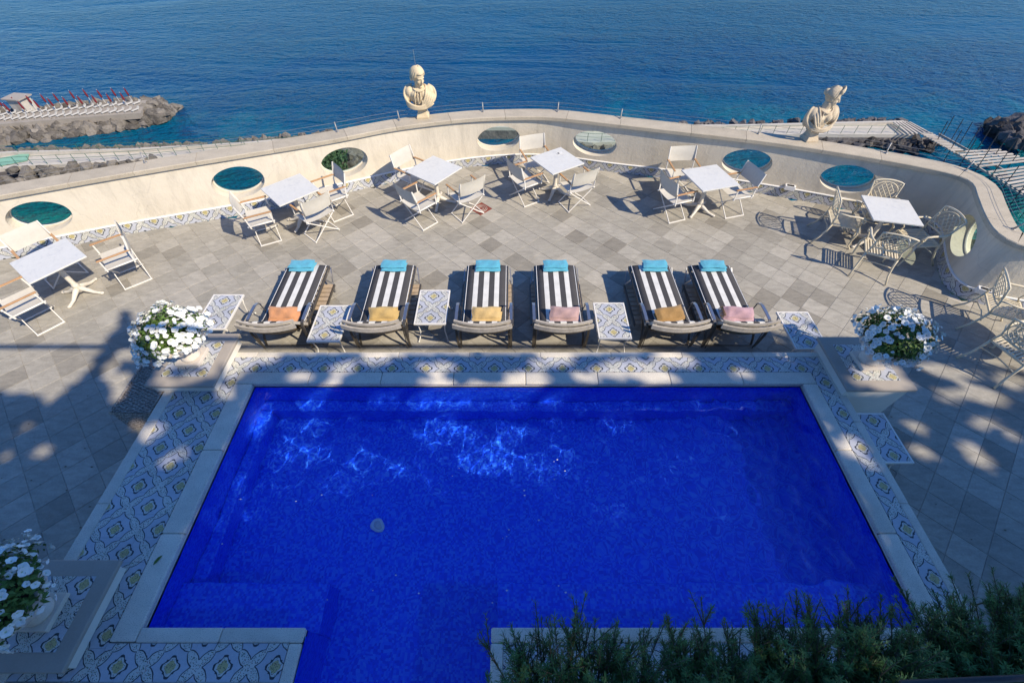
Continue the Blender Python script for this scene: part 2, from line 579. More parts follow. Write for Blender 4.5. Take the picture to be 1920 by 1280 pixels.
def m_stripe():
    m, nt, p = nodes('striped_cushion')
    o = OBJC(nt)
    s = nt.nodes.new('ShaderNodeSeparateXYZ')
    nt.links.new(o, s.inputs[0])
    x = MATH(nt, 'ADD', MATH(nt, 'MULTIPLY', s.outputs[0], 1.0), 0.31)
    u = MATH(nt, 'DIVIDE', x, 0.62)
    base = RAMP(nt, u, [(0.0, (0.068, 0.065, 0.066)), (0.17, (0.66, 0.64, 0.59)), (0.292, (0.068, 0.065, 0.066)), (0.431, (0.66, 0.64, 0.59)), (0.569, (0.068, 0.065, 0.066)), (0.708, (0.66, 0.64, 0.59)), (0.83, (0.068, 0.065, 0.066))], 'CONSTANT')
    n = NOISE(nt, o, 120, 3)
    n2 = NOISE(nt, o, 7, 3)
    c = MIX(nt, 0.6, base, RAMP(nt, MATH(nt, 'ADD', MATH(nt, 'MULTIPLY', n, 0.5), MATH(nt, 'MULTIPLY', n2, 0.5)), [(0.3, 0.72), (0.7, 1.3)]), 'MULTIPLY')
    nt.links.new(c, p.inputs['Base Color'])
    p.inputs['Roughness'].default_value = 0.9
    p.inputs['Specular IOR Level'].default_value = 0.15
    mp = N(nt, 'ShaderNodeMapping')
    mp.inputs['Scale'].default_value = (0.3, 26, 1)
    nt.links.new(o, mp.inputs[0])
    BUMP(nt, p, MATH(nt, 'ADD', MATH(nt, 'MULTIPLY', n, 0.15), NOISE(nt, mp.outputs[0], 1.0, 3)), 0.35, 0.012)
    return m


M['stripe'] = m_stripe()


def m_marble():
    m, nt, p = nodes('white_marble')
    o = OBJC(nt)
    n = NOISE(nt, o, 5, 7, 0.7, 2.2)
    n2 = NOISE(nt, o, 26, 4, 0.6, 1.0)
    k = MATH(nt, 'ADD', MATH(nt, 'MULTIPLY', n, 0.7), MATH(nt, 'MULTIPLY', n2, 0.3))
    c = RAMP(nt, k, [(0.30, (0.52, 0.52, 0.50)), (0.48, (0.65, 0.635, 0.58)), (0.7, (0.70, 0.685, 0.625))])
    nt.links.new(c, p.inputs['Base Color'])
    p.inputs['Roughness'].default_value = 0.4
    p.inputs['Specular IOR Level'].default_value = 0.35
    return m


M['marble'] = m_marble()


def m_wicker():
    m, nt, p = nodes('dark_wicker')
    n = NOISE(nt, OBJC(nt), 45, 3)
    c = RAMP(nt, n, [(0.3, (0.09, 0.07, 0.055)), (0.7, (0.55, 0.47, 0.39))])
    nt.links.new(c, p.inputs['Base Color'])
    p.inputs['Roughness'].default_value = 0.55
    return m


M['wicker'] = m_wicker()


def m_pool():
    m, nt, p = nodes('pool_mosaic_blue')
    pos = POS(nt)
    br = nt.nodes.new('ShaderNodeTexVoronoi')
    br.inputs['Scale'].default_value = 46
    br.distance = 'CHEBYCHEV'
    br.inputs['Randomness'].default_value = 0.25
    nt.links.new(pos, br.inputs['Vector'])
    sepc = nt.nodes.new('ShaderNodeSeparateColor')
    nt.links.new(br.outputs['Color'], sepc.inputs[0])
    c = RAMP(nt, sepc.outputs[0], [(0.0, (0.005, 0.055, 0.80)), (0.5, (0.010, 0.105, 0.98)), (1.0, (0.05, 0.26, 1.0))])
    nt.links.new(c, p.inputs['Base Color'])
    p.inputs['Roughness'].default_value = 0.35
    p.inputs['Specular IOR Level'].default_value = 0.4
    return m


M['pool'] = m_pool()


def m_water():
    m, nt, p = nodes('pool_water')
    p.inputs['Base Color'].default_value = (0.95, 0.98, 1.0, 1)
    p.inputs['Transmission Weight'].default_value = 1.0
    p.inputs['IOR'].default_value = 1.33
    p.inputs['Roughness'].default_value = 0.0
    return m


M['water'] = m_water()


def m_glass():
    m, nt, p = nodes('porthole_glass')
    out = nt.nodes['Material Output']
    tr = nt.nodes.new('ShaderNodeBsdfTransparent')
    tr.inputs[0].default_value = (0.80, 0.93, 0.89, 1)
    gl = nt.nodes.new('ShaderNodeBsdfGlossy')
    gl.inputs['Roughness'].default_value = 0.02
    fr = nt.nodes.new('ShaderNodeFresnel')
    fr.inputs[0].default_value = 1.45
    mx = nt.nodes.new('ShaderNodeMixShader')
    nt.links.new(fr.outputs[0], mx.inputs[0])
    nt.links.new(tr.outputs[0], mx.inputs[1])
    nt.links.new(gl.outputs[0], mx.inputs[2])
    nt.links.new(mx.outputs[0], out.inputs[0])
    return m


M['glass'] = m_glass()


def m_sea():
    m, nt, p = nodes('sea_water')
    pos = POS(nt)
    sp = nt.nodes.new('ShaderNodeSeparateXYZ')
    nt.links.new(pos, sp.inputs[0])
    # deep blue, turquoise over the pale sandy bottom close to the shore
    shore = MATH(nt, 'MULTIPLY', MATH(nt, 'SUBTRACT', sp.outputs[1], 48.0), 1 / 62.0)
    n1 = NOISE(nt, pos, 0.045, 4, 0.55, 0.6)
    n2 = NOISE(nt, pos, 0.22, 4, 0.6, 0.3)
    d = MATH(nt, 'ADD', MATH(nt, 'ADD', shore, MATH(nt, 'MULTIPLY', n1, 1.5)), MATH(nt, 'MULTIPLY', n2, 0.45))
    c = RAMP(nt, MATH(nt, 'MULTIPLY', d, 0.5), [(0.30, (0.005, 0.16, 0.13)), (0.47, (0.003, 0.105, 0.130)), (0.58, (0.001, 0.092, 0.160)), (0.68, (0.001, 0.058, 0.142)), (0.82, (0.001, 0.048, 0.140)), (1.0, (0.001, 0.062, 0.150))])
    nt.links.new(c, p.inputs['Base Color'])
    p.inputs['Roughness'].default_value = 0.14
    p.inputs['IOR'].default_value = 1.33
    p.inputs['Specular IOR Level'].default_value = 0.07
    mp = N(nt, 'ShaderNodeMapping')
    mp.inputs['Rotation'].default_value = (0, 0, R(24))
    mp.inputs['Scale'].default_value = (0.55, 1.15, 1)
    nt.links.new(pos, mp.inputs[0])
    mpb = N(nt, 'ShaderNodeMapping')
    mpb.inputs['Rotation'].default_value = (0, 0, R(-30))
    mpb.inputs['Scale'].default_value = (0.55, 1.15, 1)
    nt.links.new(pos, mpb.inputs[0])
    side = RAMP(nt, MATH(nt, 'MULTIPLY_ADD', sp.outputs[0], 1 / 90.0, 0.5), [(0.3, 0.0), (0.7, 1.0)])
    wl = MATH(nt, 'ADD', MATH(nt, 'MULTIPLY', NOISE(nt, mpb.outputs[0], 0.55, 3, 0.6, 0.6), 0.62), MATH(nt, 'MULTIPLY', NOISE(nt, mpb.outputs[0], 1.4, 3, 0.6, 0.3), 0.38))
    w1 = NOISE(nt, mp.outputs[0], 0.55, 3, 0.6, 0.6)
    w2 = NOISE(nt, mp.outputs[0], 1.4, 3, 0.6, 0.3)
    mp2 = N(nt, 'ShaderNodeMapping')
    mp2.inputs['Rotation'].default_value = (0, 0, R(-18))
    mp2.inputs['Scale'].default_value = (0.012, 0.05, 1)
    nt.links.new(pos, mp2.inputs[0])
    gust = RAMP(nt, NOISE(nt, mp2.outputs[0], 1.0, 4, 0.6, 0.8), [(0.36, 0.35), (0.62, 1.25)])
    wr = MATH(nt, 'ADD', MATH(nt, 'MULTIPLY', w1, 0.62), MATH(nt, 'MULTIPLY', w2, 0.38))
    hgt = MATH(nt, 'MULTIPLY', MATH(nt, 'ADD', MATH(nt, 'MULTIPLY', wr, side), MATH(nt, 'MULTIPLY', wl, MATH(nt, 'SUBTRACT', 1.0, side))), gust)
    BUMP(nt, p, hgt, 1.0, 2.0)
    return m


M['sea'] = m_sea()

# ---------------------------------------------------------------- sea and coast
SEA = -25.0
b = MB()
b.add([(-5000, -60, SEA), (5000, -60, SEA), (5000, 7000, SEA), (-5000, 7000, SEA)], [(0, 1, 2, 3)])
tag(b.build('sea', M['sea']), kind='structure')

# boulder variants, shared by all rocks
ROCKS = []
for i in range(9):
    bm = bmesh.new()
    for k in range(17):
        d = Vector(rng.normal(size=3)).normalized()
        r_ = rng.uniform(0.75, 1.0)
        bm.verts.new((d.x * r_ * 0.62, d.y * r_ * 0.5, d.z * r_ * 0.42))
    bmesh.ops.convex_hull(bm, input=bm.verts)
    loose = [v for v in bm.verts if not v.link_faces]
    bmesh.ops.delete(bm, geom=loose, context='VERTS')
    me = bpy.data.meshes.new('boulder')
    bm.to_mesh(me)
    bm.free()
    me.materials.append(M['rock'])
    dk = me.copy()
    dk.materials.clear()
    dk.materials.append(M['rock_dark'])
    ROCKS.append((me, dk))


def rock(parent, p, s, dark=0, name='boulder'):
    o = link(name, random.choice(ROCKS)[dark], parent)
    o.location = p
    o.scale = (s * random.uniform(0.8, 1.25), s * random.uniform(0.8, 1.2), s * random.uniform(0.8, 1.2))
    o.rotation_euler = (random.uniform(-0.5, 0.5), random.uniform(-0.5, 0.5), random.uniform(0, 6.28))
    return o


def rock_heap(name, parent, pts, dark=0):
    """small boulders that cannot be told apart, one mesh"""
    b = MB()
    for p, s in pts:
        me = random.choice(ROCKS)[dark]
        mt = Matrix.Translation(p) @ Euler((random.uniform(-.6, .6), random.uniform(-.6, .6), random.uniform(0, 6.3))).to_matrix().to_4x4() @ Matrix.Scale(s, 4)
        b.add([mt @ v.co for v in me.vertices], [tuple(q.vertices) for q in me.polygons])
    o = b.build(name, M['rock_dark' if dark else 'rock'], parent)
    o['kind'] = 'stuff'
    return o


def lerp(a, c, t):
    return a + (c - a) * t


def interp(tab, u):
    return float(np.interp(u, [t[0] for t in tab], [t[1] for t in tab]))


# --- left breakwater with a bathing deck
bw = empty('breakwater', at(130, 235, SEA), 0, 'rocky breakwater in the sea at the left carrying a bathing deck of white loungers', 'breakwater')
off = -bw.location


def core(name, top, bottom, zt, zb, mat, parent, wob=0.0):
    """solid prism: outline top polygon at zt, bottom polygon at zb"""
    n = len(top)
    vs = [Vector((p.x, p.y, zt)) for p in top] + [Vector((p.x, p.y, zb)) for p in bottom]
    fs = [tuple(range(n))] + [(i, n + i, n + (i + 1) % n, (i + 1) % n) for i in range(n)]
    bb = MB()
    bb.add([v - (parent.location if parent else Vector()) for v in vs], fs)
    return bb.build(name, mat, parent)


dz = -23.2
deck = [at(-160, 226, dz), at(0, 213, dz), at(120, 203, dz), at(275, 188, dz), at(263, 212, dz), at(130, 222, dz), at(0, 233, dz), at(-160, 247, dz)]
core('rubble_core', [at(-160, 222, -24), at(0, 210, -24), at(275, 186, -24), at(300, 196, -24), at(285, 216, -24), at(0, 250, -24), at(-160, 262, -24)],
     [at(-170, 216, -26), at(0, 204, -26), at(270, 183, -26), at(326, 200, -26), at(300, 226, -26), at(0, 272, -26), at(-170, 290, -26)], -24.1, -26, M['rock'], bw)
core('deck', deck, deck, dz, -24.0, M['decking'], bw)
hi = [(-120, 240), (0, 233), (130, 222), (263, 212), (300, 212)]
lo = [(-120, 290), (0, 277), (133, 257), (267, 240), (312, 222)]
cnt = 0
for k in range(190):
    u = random.uniform(-60, 312)
    t = random.random()
    v = lerp(interp(hi, u) + 3, interp(lo, u), t)
    z = lerp(-24.0, -25.1, t)
    rock(bw, at(u, v, z) + off, random.uniform(1.6, 2.9) * (0.85 if t > .75 else 1))
for k in range(46):
    u = random.uniform(272, 328)
    top = interp([(272, 184), (300, 190), (328, 206)], u)
    bot = interp([(272, 214), (300, 222), (328, 208)], u)
    v = random.uniform(top, bot)
    rock(bw, at(u, v, lerp(-23.7, -25.0, abs((u - 272) / 56))) + off, random.uniform(1.5, 2.6))
for k in range(34):
    u = random.uniform(-40, 275)
    rock(bw, at(u, interp([(-40, 216), (0, 212), (275, 187)], u) - random.uniform(-1, 3), -24.2) + off, random.uniform(1.0, 2.0))

LG = MB()
LG.box((0, 0, 0.32), (0.6, 1.35, 0.08))
LG.add([(-.35, .62, .30), (.35, .62, .30), (.35, 1.02, .78), (-.35, 1.02, .78), (-.35, .68, .27), (.35, .68, .27), (.35, 1.07, .74), (-.35, 1.07, .74)],
       [(0, 1, 2, 3), (7, 6, 5, 4), (0, 4, 5, 1), (1, 5, 6, 2), (2, 6, 7, 3), (3, 7, 4, 0)])
for sx in (-.3, .3):
    for sy in (-.6, .6):
        LG.box((sx, sy, .14), (.06, .06, .28))
LG.v = [(p[0] * .66, p[1] * .7, p[2] * .62) for p in LG.v]
lg_me = LG.mesh('bathing_lounger', M['sling'])
UM = MB()
UM.tube([(0, 0, 0), (0, 0, 1.95)], .025, 6)
UM.mi = 1
UM.tube([(0, 0, .7), (0, 0, .95), (0, 0, 1.6), (0, 0, 1.9)], [.05, .14, .10, .02], 8)
um_me = UM.mesh('closed_parasol', [M['white'], M['red']])


def single(name, me, loc, rz, label, cat, group, tilt=0.0):
    o = link(name, me)
    o.location = loc
    o.rotation_euler = (tilt, 0, rz)
    return tag(o, label, cat, group)


ang = math.atan2((deck[3] - deck[1]).y, (deck[3] - deck[1]).x)
for i in range(20):
    p = at(-12 + i * 14.0, interp([(0, 226), (263, 208)], -12 + i * 14.0), dz)
    single('beach_lounger', lg_me, p, ang - 0.75, 'small white lounger in the near row on the breakwater deck', 'lounger', 'white loungers in the near row on the breakwater deck')
for i in range(19):
    p = at(-6 + i * 14.6, interp([(0, 217), (263, 195)], -6 + i * 14.6), dz)
    single('beach_lounger', lg_me, p, ang - 0.75, 'small white lounger in the far row on the breakwater deck', 'lounger', 'white loungers in the far row on the breakwater deck')
for i, (u, v) in enumerate([(12, 208), (40, 206), (67, 203), (94, 201), (117, 199), (147, 194), (172, 191), (198, 192), (224, 189), (248, 188)]):
    single('closed_parasol', um_me, at(u, v + 1, dz), 0.0, 'closed dark red parasol along the seaward edge of the breakwater deck', 'parasol', 'closed red parasols along the seaward edge of the breakwater deck', -.06 + .012 * i)
for i, (u, v) in enumerate([(27, 218), (54, 215), (82, 212), (108, 209), (135, 207), (162, 205), (188, 203), (215, 201), (240, 199)]):
    single('closed_parasol', um_me, at(u, v, dz), 0.0, 'closed dark red parasol between the two lounger rows on the breakwater deck', 'parasol', 'closed red parasols between the lounger rows on the breakwater deck', .05 - .011 * i)
hut = empty('bathing_hut', at(52, 208, -23.6), ang - .4, 'small grey flat-roofed hut at the seaward edge of the left breakwater', 'hut')
b = MB(); b.box((0, 0, .9), (2.4, 1.7, 2.0)); b.build('wall', M['concrete'], hut)
b = MB(); b.box((0, 0, 1.98), (3.0, 2.3, .16)); b.build('roof', M['cap'], hut)
b = MB(); b.box((0.3, -.87, .75), (.8, .05, 1.5)); b.build('door', M['greywood'], hut)

# --- promenade: a long quay between two strips of rock
prom = empty('promenade', at(900, 250, -23.5), 0, None, None, None, 'structure')
off = -prom.location
oi_ = [(-260, 310, 348), (-120, 298, 330), (33, 288, 312), (250, 283, 301), (467, 271, 281), (700, 250, 260), (860, 231, 239), (970, 229, 239), (1050, 238, 262), (1112, 244, 268), (1300, 239, 259), (1400, 238, 252), (1550, 234, 252), (1690, 231, 252), (1713, 243, 254)]
outer = [at(u, a, -23.5) for u, a, c in oi_]
inner = [at(u, c, -23.5) for u, a, c in oi_]
b = MB()
n = len(outer)
vs = [p + off for p in outer] + [p + off for p in inner] + [p + off - Vector((0, 0, .45)) for p in outer] + [p + off - Vector((0, 0, .45)) for p in inner]
fs = []
for i in range(n - 1):
    fs += [(n + i, n + i + 1, i + 1, i), (i, i + 1, 2 * n + i + 1, 2 * n + i), (3 * n + i, 3 * n + i + 1, n + i + 1, n + i)]
fs.append((n - 1, 2 * n - 1, 4 * n - 1, 3 * n - 1))
b.add(vs, fs)
b.build('quay_slab', M['concrete'], prom)
b = MB()
vs = [p + off - Vector((0, 0, .452)) for p in outer] + [p + off - Vector((0, 0, .452)) for p in inner] + [p + off + Vector((0, .8, -2.6)) for p in outer] + [p + off - Vector((0, .8, 2.6)) for p in inner]
b.add(vs, fs)
b.build('rubble_core', M['rock_dark'], prom)
# low kerb along the seaward side
b = MB()
for i in range(n - 1):
    a_, c_ = outer[i] + off, outer[i + 1] + off
    b.beam(a_ + Vector((0, -.25, .2)), c_ + Vector((0, -.25, .2)), .4, .4)
b.build('kerb', M['concrete'], prom)
outer_pts, inner_small = [], []
for k in range(430):
    u = random.uniform(-120, 1690)
    v0 = float(np.interp(u, [q[0] for q in oi_], [q[1] for q in oi_]))
    outer_pts.append((at(u, v0 - random.uniform(-0.5, 8), -23.9 - random.random() * .9) + off, random.uniform(.8, 1.7)))
rock_heap('shore_rocks', prom, [p for p in outer_pts if p[0].x - off.x < 15])
rock_heap('shore_rocks', prom, [p for p in outer_pts if p[0].x - off.x >= 15], 1)
for k in range(92):
    u = random.uniform(-90, 330)
    v0 = float(np.interp(u, [q[0] for q in oi_], [q[2] for q in oi_]))
    t = random.random()
    v1 = interp([(-90, 372), (0, 350), (240, 322), (330, 300)], u)
    rock(prom, at(u, lerp(v0 + 5, v1, t), lerp(-23.6, -24.9, t)) + off, random.uniform(1.3, 2.3))
for k in range(120):
    u = random.uniform(1380, 1765)
    v0 = interp([(1380, 254), (1690, 254), (1712, 254), (1765, 268)], u)
    v1 = interp([(1380, 262), (1550, 270), (1700, 284), (1740, 280), (1765, 272)], u)
    rock(prom, at(u, lerp(v0, v1, random.random()), -24.4 - random.random() * .5) + off, random.uniform(1.0, 2.0), 1 if random.random() < .8 else 0)
for k in range(34):
    u = random.uniform(850, 1010)
    rock(prom, at(u, random.uniform(239, 251), -24.6 - random.random() * .5) + off, random.uniform(.9, 1.6), 0)
for k in range(46):
    u = random.uniform(1070, 1160)
    rock(prom, at(u, random.uniform(270, 298), -24.2 - random.random() * .6) + off, random.uniform(1.0, 1.9))

# quay railings
def railing(name, pts, step, h, mat, label, cat='railing', nr=2):
    e = empty(name, pts[0], 0, label, cat)
    o_ = -pts[0]
    d = [0]
    for i in range(1, len(pts)): d.append(d[-1] + (pts[i] - pts[i - 1]).length)
    tot = d[-1]
    P_ = lambda s: Vector([float(np.interp(s, d, [q[k] for q in pts])) for k in range(3)])
    pm = MB(); pm.tube([(0, 0, 0), (0, 0, h)], .035, 5)
    me = pm.mesh('post', mat)
    s = 0
    while s <= tot:
        q = link('post', me, e)
        q.location = P_(s) + o_
        s += step
    for k in range(nr):
        bb = MB()
        bb.tube([P_(x) + o_ + Vector((0, 0, h * (1 - .45 * k))) for x in np.linspace(0, tot, 40)], .026, 5)
        bb.build('rail', mat, e)
    return e


railing('quay_railing', [q + Vector((0, .25, 0)) for q in inner[1:6]], 1.75, 1.1, M['railgreen'], 'thin green railing along the landward edge of the left quay')
railing('quay_railing', [q + Vector((0, .25, 0)) for q in inner[8:14]], 1.9, 1.1, M['railgreen'], 'thin railing along the landward edge of the right quay behind the second bust')
railing('quay_railing', [q + Vector((0, -.3, .2)) for q in outer[1:5]], 2.6, 1.0, M['railgreen'], 'green railing along the seaward edge of the left quay')
b = MB(); b.box((0, 0, .04), (3.4, 2.4, .06)); b.box((-2.6, 1.2, .03), (2.0, 1.4, .05))
o = b.build('bathing_mat', M['mat']); o.location = at(24, 300, -23.45); o.rotation_euler = (0, 0, .5)
tag(o, 'pale green mat lying on the quay at the left edge of the photo', 'mat')

# --- wooden pier on poles at the right
pier = empty('wooden_pier', at(1745, 250, -23), 0, 'weathered plank pier on thin poles running off beside the right rocks', 'pier')
off = -pier.location
pa = [at(1655, 232, -23), at(1692, 229, -23), at(1722, 236, -23), at(1742, 247, -23)]


def plank(a, c, w=.26, nm='plank'):
    bb = MB()
    m_ = (a + c) / 2
    bb.beam(a - m_, c - m_, w, .12)
    o_ = bb.build(nm, M['pierwood'], pier)
    o_.location = m_ + off
    return o_


for i in range(6):       # steps beside the quay end
    t = i / 5
    plank(at(lerp(1676, 1705, t), lerp(229, 229, t), -23), at(lerp(1703, 1744, t), lerp(251, 250, t), -23), .24)
for i in range(13):      # narrow gangway
    t = i / 12
    c0 = at(lerp(1737, 1798, t), lerp(251, 285, t), -23)
    plank(c0 + Vector((-.8, 0, 0)), c0 + Vector((.9, .1, 0)), .26)
for i in range(19):      # wide platform
    t = i / 18
    a = at(lerp(1790, 1950, t), lerp(285, 382, t), -23)
    c = at(lerp(1876, 2080, t), lerp(281, 352, t), -23)
    if i == 6:
        continue
    plank(a, c, .27)
bb = MB()
bb.beam(at(1737, 252, -23.2) + off, at(1950, 388, -23.2) + off, .18, .2)
bb.beam(at(1760, 251, -23.2) + off, at(1880, 318, -23.2) + off, .14, .2)
bb.build('stringer', M['greywood'], pier)
pm = MB(); pm.tube([(0, 0, -2.4), (0, 0, 2.6)], .05, 5)
pme = pm.mesh('pole', M['darkmetal'])
for i in range(9):
    t = i / 8
    for u0, v0, u1, v1 in ((1758, 262, 1960, 398), (1770, 252, 1900, 300)):
        q = link('pole', pme, pier)
        q.location = at(lerp(u0, u1, t), lerp(v0, v1, t), -23) + off
        q.rotation_euler = (.05, -.25, 0)

# --- rock mound far right
mound = empty('rock_mound', at(1900, 250, SEA), 0, 'dark rock mound rising from the sea at the right edge', 'rocks')
off = -mound.location
core('mound_core', [at(1878, 238, -24), at(1960, 225, -24), at(2000, 250, -24), at(1930, 262, -24)], [at(1862, 236, -26), at(1965, 215, -26), at(2030, 250, -26), at(1925, 275, -26)], -23.6, -26, M['rock_dark'], mound)
for k in range(70):
    u = random.uniform(1852, 1985)
    v = random.uniform(interp([(1852, 233), (1920, 221), (1985, 215)], u), interp([(1852, 240), (1890, 262), (1920, 274), (1985, 290)], u))
    rock(mound, at(u, v, -24.8 + 1.5 * min(1, (u - 1850) / 60)) + off, random.uniform(1.4, 2.8), 1)

# --- cliff under the terrace
b = MB()
xs = np.linspace(-60, 60, 61)
prof = [(11.0, -3.0), (13.0, -8.0), (19.0, -15.0), (27.0, -21.0), (36.0, -24.3), (41.0, -26.0)]
vs, fs = [], []
for x in xs:
    for (y, z) in prof:
        w = 1.6 * math.sin(x * .31 + z) + 1.1 * math.sin(x * .83 + 2 * z)
        yy = y - 0.006 * x * x * min(1, (y - 11) / 20 + .2) + w * min(1, (y - 11) / 6)
        vs.append((x, yy, z))
m_ = len(prof)
for i in range(len(xs) - 1):
    for j in range(m_ - 1):
        fs.append((i * m_ + j, i * m_ + j + 1, (i + 1) * m_ + j + 1, (i + 1) * m_ + j))
b.add(vs, fs)
tag((CLIFF := b.build('cliff', M['cliff'])), kind='structure')
b = MB()
for k in range(24):
    rock(CLIFF, at(random.uniform(628, 700), random.uniform(284, 345), -18.5 + random.uniform(-1, .6)), random.uniform(1.1, 2.4), 0)
for k in range(5200):
    c = at(rng.uniform(590, 645) + rng.uniform(-8, 8), rng.uniform(282, 352), -18.0 + rng.uniform(-1.5, 1.5))
    s = rng.uniform(.09, .22)
    d = Vector(rng.normal(size=3)).normalized()
    e_ = d.orthogonal().normalized() * s
    g_ = d.cross(e_)
    b.add([c - e_, c + g_ * .6, c + e_, c - g_ * .6], [(0, 1, 2, 3)])
tag(b.build('cliff_scrub', M['scrub']), kind='stuff')

# ---------------------------------------------------------------- parapet wall
base_st = [(-13.5, 4.35), (-11.5, 5.25), (-9.38, 6.22), (-8.41, 6.62), (-7.3, 7.05), (-5.9, 7.5), (-4.7, 7.92), (-3.6, 8.42), (-2.4, 8.98), (-1.2, 9.45), (-.1, 9.68), (.95, 9.66), (2.25, 9.3), (3.45, 9.02), (5.1, 8.5), (6.64, 7.94), (7.55, 7.5), (8.03, 7.2), (8.13, 6.9), (7.95, 6.5), (7.68, 6.0), (7.52, 5.58), (7.55, 5.30), (7.78, 5.12), (8.1, 5.0), (9.0, 4.7), (10.5, 4.2), (12.5, 3.5)]
top_st = [(-13.5, 4.5), (-11.5, 5.4), (-9.38, 6.36), (-8.41, 6.78), (-7.3, 7.24), (-5.9, 7.78), (-4.7, 8.22), (-3.55, 8.66), (-2.4, 9.18), (-1.05, 9.55), (0, 9.66), (.95, 9.63), (2.25, 9.3), (3.45, 8.99), (5.2, 8.52), (6.67, 7.98), (7.6, 7.56), (8.03, 7.28), (8.13, 6.98), (7.95, 6.58), (7.72, 6.08), (7.58, 5.66), (7.62, 5.40), (7.82, 5.24), (8.1, 5.12), (9.0, 4.82), (10.5, 4.3), (12.5, 3.6)]


def catmull(P, n=12):
    P = [np.array(p, float) for p in P]
    out = []
    for i in range(len(P) - 1):
        p0 = P[max(i - 1, 0)]; p1 = P[i]; p2 = P[i + 1]; p3 = P[min(i + 2, len(P) - 1)]
        for k in range(n):
            t = k / n
            out.append(0.5 * ((2 * p1) + (-p0 + p2) * t + (2 * p0 - 5 * p1 + 4 * p2 - p3) * t * t + (-p0 + 3 * p1 - 3 * p2 + p3) * t ** 3))
    out.append(P[-1])
    return np.array(out)


cb, ct = catmull(base_st), catmull(top_st)
mid = (cb + ct) / 2
for _ in range(3):       # light smoothing keeps the bends round
    for A in (cb, ct, mid):
        A[1:-1] = A[1:-1] * .5 + (A[:-2] + A[2:]) * .25
S_ = np.concatenate([[0], np.cumsum(np.linalg.norm(np.diff(mid, axis=0), axis=1))])
STOT = S_[-1]
WALL_H = 1.0


def wnorm(s):
    a = np.array([np.interp(s + .08, S_, mid[:, k]) - np.interp(s - .08, S_, mid[:, k]) for k in (0, 1)])
    a /= np.linalg.norm(a)
    return np.array([-a[1], a[0]])


def wpt(s, z, o=0.0):
    t = z / WALL_H
    p = [np.interp(s, S_, cb[:, k]) * (1 - t) + np.interp(s, S_, ct[:, k]) * t for k in (0, 1)]
    if o:
        nn = wnorm(s)
        p = [p[0] + nn[0] * o, p[1] + nn[1] * o]
    return Vector((p[0], p[1], z))


def s_near(x, y):
    return float(S_[np.argmin((mid[:, 0] - x) ** 2 + (mid[:, 1] - y) ** 2)])


TH = 0.30
HOLES = [s_near(*q) for q in [(-8.45, 6.59), (-5.4, 7.77), (-3.44, 8.56), (-.32, 9.60), (1.77, 9.38), (4.82, 8.62), (6.66, 7.90), (7.80, 6.16), (9.1, 4.7)]]
HA, HB, HZc = .48, .275, .585
HW = .64
wall = empty('parapet_wall', (0, 9.6, 0), 0, 'curved cream plaster parapet with oval portholes around the terrace', 'wall')
woff = -Vector((0, 9.6, 0))
b = MB()
bounds = [0.0]
for h in HOLES:
    bounds += [h - HW, h + HW]
bounds.append(STOT - .01)
ZB = 0.0
for i in range(0, len(bounds), 2):
    a, c = bounds[i], bounds[i + 1]
    if c - a < .01: continue
    k = max(2, int((c - a) / .1))
    ss = np.linspace(a, c, k + 1)
    for o_, flip in ((0, False), (TH, True)):
        vs = [wpt(s, z, o_) + woff for s in ss for z in (ZB, .35, .7, WALL_H)]
        fs = []
        for j in range(k):
            for q in range(3):
                f = (j * 4 + q, (j + 1) * 4 + q, (j + 1) * 4 + q + 1, j * 4 + q + 1)
                fs.append(f[::-1] if flip else f)
        b.add(vs, fs)
angs = sorted([2 * math.pi * k / 64 for k in range(64)] + [math.atan2(y_, x_) % (2 * math.pi) for x_ in (-HW, HW) for y_ in (WALL_H - HZc, ZB - HZc)])
for h in HOLES:
    rect, ell = [], []
    for a in angs:
        ca, sa = math.cos(a), math.sin(a)
        k = min((HW / abs(ca)) if abs(ca) > 1e-6 else 1e9, ((WALL_H - HZc) / sa) if sa > 1e-6 else ((ZB - HZc) / sa if sa < -1e-6 else 1e9))
        rect.append((h + k * ca, HZc + k * sa))
        e_ = 1 / math.sqrt((ca / HA) ** 2 + (sa / HB) ** 2)
        ell.append((h + e_ * ca, HZc + e_ * sa))
    n = len(angs)
    for o_, flip in ((0, False), (TH, True)):
        mids = [((r_[0] + e_[0]) / 2, (r_[1] + e_[1]) / 2) for r_, e_ in zip(rect, ell)]
        vs = [wpt(s, z, o_) + woff for s, z in rect] + [wpt(s, z, o_) + woff for s, z in mids] + [wpt(s, z, o_) + woff for s, z in ell]
        fs = []
        for rr in range(2):
            for k in range(n):
                f = (rr * n + k, rr * n + (k + 1) % n, (rr + 1) * n + (k + 1) % n, (rr + 1) * n + k)
                fs.append(f if not flip else f[::-1])
        b.add(vs, fs)
    vs = [wpt(s, z, 0) + woff for s, z in ell] + [wpt(s, z, TH) + woff for s, z in ell]
    b.add(vs, [(k, n + k, n + (k + 1) % n, (k + 1) % n) for k in range(n)])
b.build('plaster', M['plaster'], wall)
for h in HOLES:
    g = MB()
    k = 40
    el = [(h + HA * 1.01 * math.cos(2 * math.pi * j / k), HZc + HB * 1.01 * math.sin(2 * math.pi * j / k)) for j in range(k)]
    g.add([wpt(s, z, TH - .075) + woff for s, z in el], [tuple(range(k))])
    pg = g.build('porthole_pane', M['glass'], wall)
    g = MB()
    g.tube([wpt(s, z, TH - .085) + woff for s, z in [(h + HA * .975 * math.cos(2 * math.pi * j / k), HZc + HB * .965 * math.sin(2 * math.pi * j / k)) for j in range(k)]], .016, 6, True)
    g.build('porthole_frame', M['cast'], wall)
